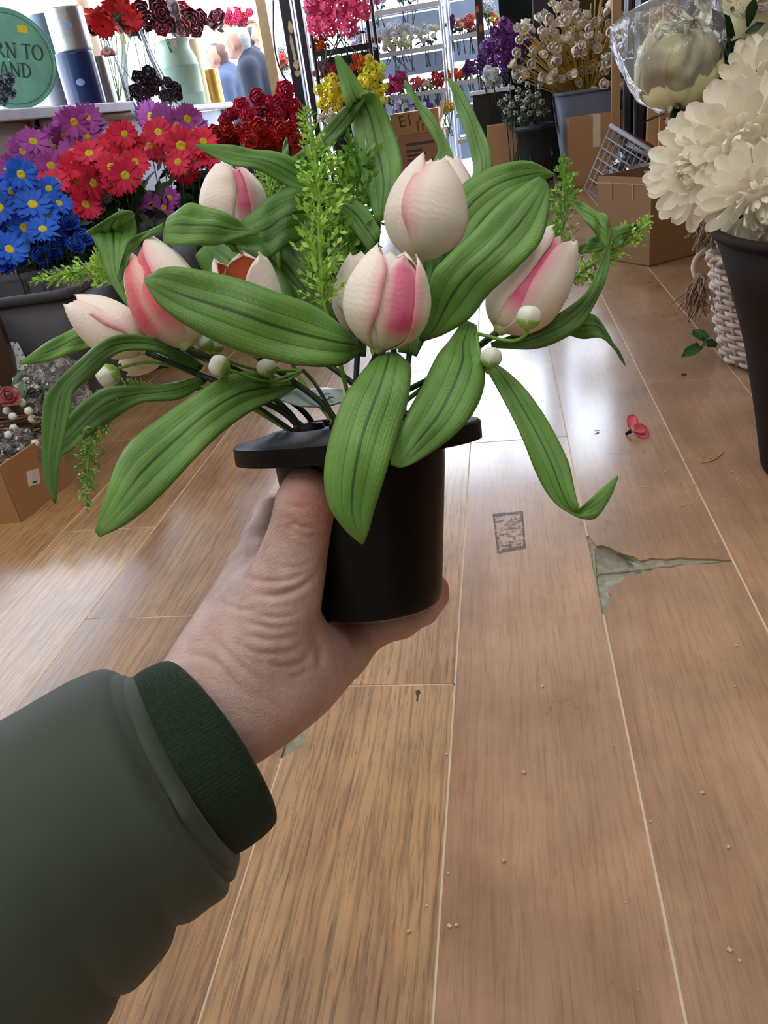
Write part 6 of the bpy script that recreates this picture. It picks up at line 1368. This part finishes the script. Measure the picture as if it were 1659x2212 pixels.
peony('pale lemon peony behind the wrapped one, top right corner', 1590, 50, 1.42, 80, unit(np.array([.2, -.1, 1])), seed=4)
m_cello = film('clear_wrap', clear=1.3, rough=.10, bumpscale=26., bump=.9, body=(.84, .87, .97), bodymix=.14)
def bag(label, outline, d, thick, seed=0):
    """crumpled clear bag: outline in the picture, bulging to both sides"""
    rs = np.random.RandomState(seed); q = np.array([P(x, y, d) for x, y in outline]); n = 48; q = np.vstack([q, q[:1]]); ring = catmull(q, n+1)[:-1]; c = ring.mean(0); V = []; K = 9; ph = rs.uniform(0, 6.28, 6)
    def side(sg):
        out = []
        for k in range(K+1):
            s = k/K
            for i, p in enumerate(ring):
                b_ = c+(p-c)*s; h_ = thick*math.sqrt(max(0, 1-s**2.2)); a = 2*PI*i/n
                h_ += .006*(1-s**4)*(math.sin(3*a+ph[0]+5*s)+.7*math.sin(7*a+ph[1]-9*s)+.5*math.sin(13*a+ph[2]+14*s)); out.append(b_-FW*sg*h_)
        return out
    mb = MB()
    for sg in (1, -1): mb.add(side(sg), [(k*n+i, k*n+(i+1) % n, (k+1)*n+(i+1) % n, (k+1)*n+i) for k in range(K) for i in range(n)])
    return mb.solo('plastic_wrap', m_cello, label, 'plastic wrap', 'clear plastic wraps')
bag('clear crinkled plastic wrap round the large pale peony', [(1318,58),(1370,28),(1440,8),(1520,-12),(1548,40),(1556,110),(1552,150),(1520,205),(1490,222),(1450,230),(1410,212),(1370,180),(1345,130)], 1.30, .085, 1)
bag('clear plastic wrap over the top right corner bloom', [(1500,-10),(1560,10),(1600,40),(1640,30),(1700,10),(1700,-40),(1600,-60),(1520,-50)], 1.36, .05, 2)
t = thing('greenery', 'dark green leaves between the ivory and wrapped blooms', 'foliage', vb+np.array([0, 0, vt]))
leafcloud(t, P(1570, 170, 1.36), (.06, .05, .09), 60, .06, m_foliage, 3); leafcloud(t, P(1500, 245, 1.36), (.05, .04, .02), 14, .06, m_foliage, 4)
mb = MB(); mb.tube(catmull([vb+np.array([0, .05, vt*.7]), P(1580, 260, 1.36), P(1570, 170, 1.36)], 8), .004, 6); mb.part('stem', m_stem, t)
# wicker basket
wc = np.array([.615, 1.83, 0]); kd = ((wc-C0)@FW)/FPX; wh = .355
m_wick = plain('whitewashed_willow', srgb(206, 192, 182), .65, .14, 40)
bk = thing('wicker_basket', 'whitewashed wicker basket standing behind the dark vase', 'basket', wc, None)
rb_ = lambda z: (.118+.04*math.sin(min(1, z/.33)*2.0)*1.0)
rows = 26; ns = 26
for k in range(rows):
    z = .012+(wh-.03)*k/(rows-1); th_ = np.linspace(0, 2*PI, 131)
    pts = np.array([[wc[0]+(rb_(z)+.0055*math.cos(ns/2*a+PI*k))*math.cos(a), wc[1]+(rb_(z)+.0055*math.cos(ns/2*a+PI*k))*math.sin(a), z+.0015*math.sin(3*a+k*1.3)] for a in th_]); mb = MB(); mb.tube(pts, .0056, 6, False); mb.part('willow_strand', m_wick, bk)
for i in range(ns):
    a = 2*PI*i/ns; mb = MB(); mb.tube([(wc[0]+rb_(z)*math.cos(a), wc[1]+rb_(z)*math.sin(a), z) for z in np.linspace(.004, wh, 8)], .0042, 5); mb.part('stake', m_wick, bk)
for j in range(3):
    zz = wh*.68 if j == 0 else wh+.004*(j-1); rr = rb_(min(zz, .34))+.010; mb = MB()
    for s in (0, PI): mb.tube([[wc[0]+(rr+.005*math.cos(16*a+s))*math.cos(a), wc[1]+(rr+.005*math.cos(16*a+s))*math.sin(a), zz+.006*math.sin(16*a+s)] for a in np.linspace(0, 2*PI, 161)], .0062, 6, False)
    mb.part('twisted_border', m_wick, bk)
mb = MB(); mb.lathe([(.002, .004), (.12, .004), (.12, .010), (.002, .010)], 28, Matrix.Translation((wc[0], wc[1], 0))); mb.part('base', m_wick, bk)
m_jute = plain('frayed_jute', srgb(150, 128, 108), .9, .2, 60)
def tassel(label, a, b, n=46, seed=0):
    rs = np.random.RandomState(seed); mb = MB(); a, b = np.array(a), np.array(b)
    for i in range(n):
        e = b+rs.normal(size=3)*.016; mb.tube(catmull([a+rs.normal(size=3)*.005, (a+e)/2+rs.normal(size=3)*.008, e], 6), .0019, 4)
    V, Fc = lathe([(.003, .012), (.012, .008), (.014, 0), (.010, -.008), (.003, -.012)], 12, basis(a, b-a)); mb.add(V, Fc); return mb.solo('jute_tassel', m_jute, label, 'tassel', 'jute tassels on the basket')
dk = (wc-C0)@FW-.12
tassel('frayed jute tassel hanging from the basket side', P(1512, 600, dk), P(1500, 668, dk-.02), seed=1); tassel('frayed jute knot at the basket top', P(1530, 470, dk), P(1522, 520, dk), 40, 2)
mb = MB(); mb.tube(catmull([P(1548, 520, dk+.02), P(1502, 560, dk), P(1503, 600, dk), P(1545, 640, dk+.02)], 16), .005, 6); mb.solo('jute_loop', m_wick, 'pale rope handle loop on the basket side', 'handle')
# ivy sprig on the floor by the basket
iv = thing('ivy_sprig', 'ivy sprig with three leaves on the floor beside the wicker basket', 'ivy', F(1540, 752))
m_ivy = plain('ivy_leaf', srgb(46, 92, 40), .35, .2, 30)
for (bx, by, tx, ty, wpx, dz) in ((1522,735,1518,698,30,.02), (1512,748,1478,760,26,.0), (1525,745,1545,728,26,.0)):
    a, b = P(bx, by, 1.80), P(tx, ty, 1.78); l = np.linalg.norm(b-a); V, Fc, uv = petalgrid(l, wpx/FPX*1.8, .15, .15, 7, 7, .8, .75); M_ = basis(a, unit(-FW*.7+np.array([0, 0, .7])), b-a); solid(part('leaf', xf(V, M_), Fc, m_ivy, iv), .0006)
mb = MB(); mb.tube(catmull([P(1518,725,1.8), P(1520,745,1.8), P(1500,752,1.8)], 8), .0014, 5); mb.tube(catmull([P(1545,745,1.79), P(1520,746,1.8)], 4), .0014, 5); mb.part('stem', m_stem, iv)
# green glass jar behind the basket
gj = F(1480, 545)+np.array([.04, .1, 0]); kj = ((gj-C0)@FW)/FPX; mb = MB(); mb.lathe([(.002, .002), (30*kj, .004), (36*kj, .03), (36*kj, .13), (26*kj, .17), (24*kj, .2), (27*kj, .205), (22*kj, .2), (.002, .02)], 24, Matrix.Translation((gj[0], gj[1], 0))); mb.solo('green_jar', plain('dark_green_glass', srgb(40, 66, 56), .12, .15, 10, spec=.7), 'dark green glass jar on the floor behind the basket', 'jar')

# ------------------------------------------------------------------ litter on the floor
pf = thing('fallen_flower', 'small fallen pink flower head with a black base on the floor', 'flower', F(1378, 938))
m_fp = petal_mat('fallen_petal', srgb(236, 120, 140), srgb(206, 16, 58), 'edge')
for (a, b, w_) in (((1362,932,.010),(1372,888,.035),24), ((1366,935,.012),(1402,936,.006),34), ((1364,930,.012),(1395,924,.018),26)):
    A_, B2 = P(a[0], a[1], 1.505), P(b[0], b[1], 1.50); l = np.linalg.norm(B2-A_); V, Fc, uv = petalgrid(l, w_/FPX*1.5, .25, .1, 7, 8, 0, .35); M_ = basis(A_, unit(-FW*.8+np.array([0, 0, .6])), B2-A_); solid(part('petal', xf(V, M_), Fc, m_fp, pf, True, uv), .0006)
mb = MB(); mb.tube([P(1352,938,1.515), P(1364,930,1.505)], [.0028, .0045], 8); mb.part('flower_base', m_hole, pf)
for (px, py, r, mt, lab) in ((1472, 812, .008, plain('dark_red_bit', srgb(92, 20, 30), .6), 'dark red petal scrap on the floor near the basket'), (1285, 934, .006, m_cream, 'pale seed husk on the floor left of the fallen flower')):
    p = F(px, py); V, Fc, uv = petalgrid(r*1.6, r, .2, .2, 4, 5, 0, .4); M_ = Matrix.Translation((p[0], p[1], .003)) @ rot('Z', .4); solid(solo('floor_scrap', xf(V, M_), Fc, mt, lab, 'scrap'), .001)
mb = MB(); rs = np.random.RandomState(4)
for i in range(70):
    px, py = (rs.uniform(1380, 1600), rs.uniform(960, 1100)) if i < 34 else (rs.uniform(500, 1650), rs.uniform(950, 2150)); p = F(px, py); s = rs.uniform(.0006, .0019); mb.box((-s, -s*.8, 0), (s, s*.8, s), Matrix.Translation((p[0], p[1], .0004)) @ rot('Z', rs.uniform(0, 3)))
o = mb.solo('floor_crumbs', plain('crumb_grit', srgb(196, 180, 156), .8, .3, 90), 'pale grit and crumbs scattered over the floor planks', 'crumbs', None, False); o['kind'] = 'stuff'
mb = MB(); mb.tube(catmull([F(1512,1000)+np.array([0, 0, .001]), F(1535,997)+np.array([0, 0, .002]), F(1548,990)+np.array([0, 0, .001]), F(1562,978)+np.array([0, 0, .001])], 12), .0012, 5); mb.solo('twig_scrap', m_stick, 'thin dry twig on the floor near the dark vase', 'twig')

# ------------------------------------------------------------------ lower left: carton of wrapped sprays
e0 = F(47, 1126); e1 = F(150, 1045); e2 = F(-120, 1140); ux = unit(e1-e0); uy = unit(e2-e0); L1, L2, hB = np.linalg.norm(e1-e0)*1.05, .42, .125
lb = thing('open_carton', 'shallow brown carton of wrapped sprays at the lower left edge', 'box', e0)
def wallp(a, b, nm='side_wall'):
    n_ = unit(np.cross(b-a, [0, 0, 1.]))*.004; V = [a, b, b+n_, a+n_]; V = [np.array([v[0], v[1], 0]) for v in V]+[np.array([v[0], v[1], hB]) for v in V]
    return part(nm, V, [(0,3,2,1),(4,5,6,7),(0,1,5,4),(1,2,6,5),(2,3,7,6),(3,0,4,7)], m_card, lb, False)
wallp(e0, e0+ux*L1); wallp(e0+uy*L2, e0); wallp(e0+ux*L1, e0+ux*L1+uy*L2); wallp(e0+ux*L1+uy*L2, e0+uy*L2)
V = [e0, e0+ux*L1, e0+ux*L1+uy*L2, e0+uy*L2]; part('bottom', [(v[0], v[1], .003) for v in V], [(0, 1, 2, 3)], m_card, lb, False)
n_ = unit(np.cross(ux, [0, 0, 1.])); n_ = n_ if np.dot(n_, -FW) > 0 else -n_
def onface(px, py): # point on the carton's right hand face
    r_ = ray(px, py); t_ = np.dot(e0-C0, n_)/np.dot(r_, n_); return C0+r_*t_
q = [onface(*p)+n_*.0045 for p in [(53,1019),(80,1011),(83,1044),(58,1051)]]; solid(part('white_label', q, [(0, 1, 2, 3)], plain('label_white', srgb(228, 224, 226), .6), lb, False), .0006)
q = [onface(*p)+n_*.0056 for p in [(65,1041),(74,1038),(75,1041),(66,1044)]]; part('label_print', q, [(0, 1, 2, 3)], m_print, lb, False)
cc = e0+ux*L1*.5+uy*.12
ws = thing('twig_bundle', 'bundle of brown twigs with white berries lying across the lower left carton', 'twigs', np.array([cc[0], cc[1], hB])); rs = np.random.RandomState(9)
mb = MB(); m_twig = plain('brown_twig', srgb(98, 66, 46), .7, .2, 30)
for i in range(16):
    a = P(-60+rs.uniform(-20, 20), 935+rs.uniform(-30, 30), 1.60+rs.uniform(-.03, .03)); b = P(92+rs.uniform(-30, 25), 915+rs.uniform(-28, 40), 1.62+rs.uniform(-.04, .04)); mb.tube(catmull([a, (a+b)/2+rs.normal(size=3)*.006, b], 6), .0026, 5)
mb.part('twigs', m_twig, ws)
for i, (x, y) in enumerate([(62,888),(28,900),(15,888),(76,958),(30,925),(60,935),(18,940),(70,905),(48,870)]):
    p = P(x, y, 1.58+.02*(i % 3)); mb = MB(); mb.lathe([(.0005, -.009), (.006, -.007), (.0092, 0), (.006, .007), (.0005, .009)], 12, basis(p, [0, 0, 1])); mb.part('berry', m_bud, ws)
pr = thing('paper_rose', 'dusty pink paper rose in the lower left carton', 'flower', P(22, 862, 1.60)); place_head(pr, H_('rose', 'dusty_pink', (196, 118, 122), 0), P(20, 858, 1.60), 34/FPX*1.6, face_cam(P(20, 858, 1.6)))
leafcloud(pr, P(70, 850, 1.66), (.05, .04, .03), 16, .05, m_foliage2, 6)
m_cello2 = film('cellophane', clear=1.6, rough=.07, bumpscale=60., bump=1.0, body=(.75, .78, .8), bodymix=.10)
def crumple(label, outline, d, thick, seed):
    o = bag(label, outline, d, thick, seed); o.data.materials.clear(); o.data.materials.append(m_cello2); me = o.data; rs = np.random.RandomState(seed)
    co = np.empty(len(me.vertices)*3); me.vertices.foreach_get('co', co); co += rs.normal(size=len(co))*.006; me.vertices.foreach_set('co', co); me.polygons.foreach_set('use_smooth', [False]*len(me.polygons)); return o
crumple('crumpled cellophane over the wrapped sprays behind the left leaves', [(40,830),(80,775),(130,760),(165,790),(190,850),(170,920),(110,930),(60,900)], 1.68, .05, 5)
crumple('crumpled cellophane spilling at the front of the lower left carton', [(-30,960),(20,930),(80,940),(110,985),(70,1005),(20,1018),(-30,1010)], 1.60, .03, 6)
# table leg and dotted paper behind the carton
lg = P(8, 775, 1.80); mb = MB(); mb.box((-.022, -.022, 0), (.022, .022, lg[2]+.10), Matrix.Translation((lg[0], lg[1], 0)) @ rot('Z', .4)); mb.solo('table_leg', plain('dark_leg_wood', srgb(66, 48, 36), .5, .2, 10), 'dark wooden post at the left edge behind the wrapped sprays', 'post', None, False)
m_dot, n, b = nt('dotted_paper'); L = n.links.new; tc = N_(n, 'ShaderNodeTexCoord'); vo = N_(n, 'ShaderNodeTexVoronoi', i_Scale=85.0, i_Randomness=.2); L(tc.outputs['Object'], vo.inputs['Vector']); r = ramp(n, [(.30, srgb(40, 42, 46)), (.36, srgb(206, 212, 212))]); L(vo.outputs['Distance'], r.inputs[0]); L(r.outputs[0], b.inputs['Base Color'])
q = [P(12, 722, 1.84), P(34, 730, 1.84), P(76, 815, 1.80), P(60, 850, 1.79), P(30, 845, 1.79)]; solid(solo('dotted_paper', q, [(0, 1, 2, 3, 4)], m_dot, 'white wrapping paper with black dots beside the dark wooden post', 'paper', None, False), .001)
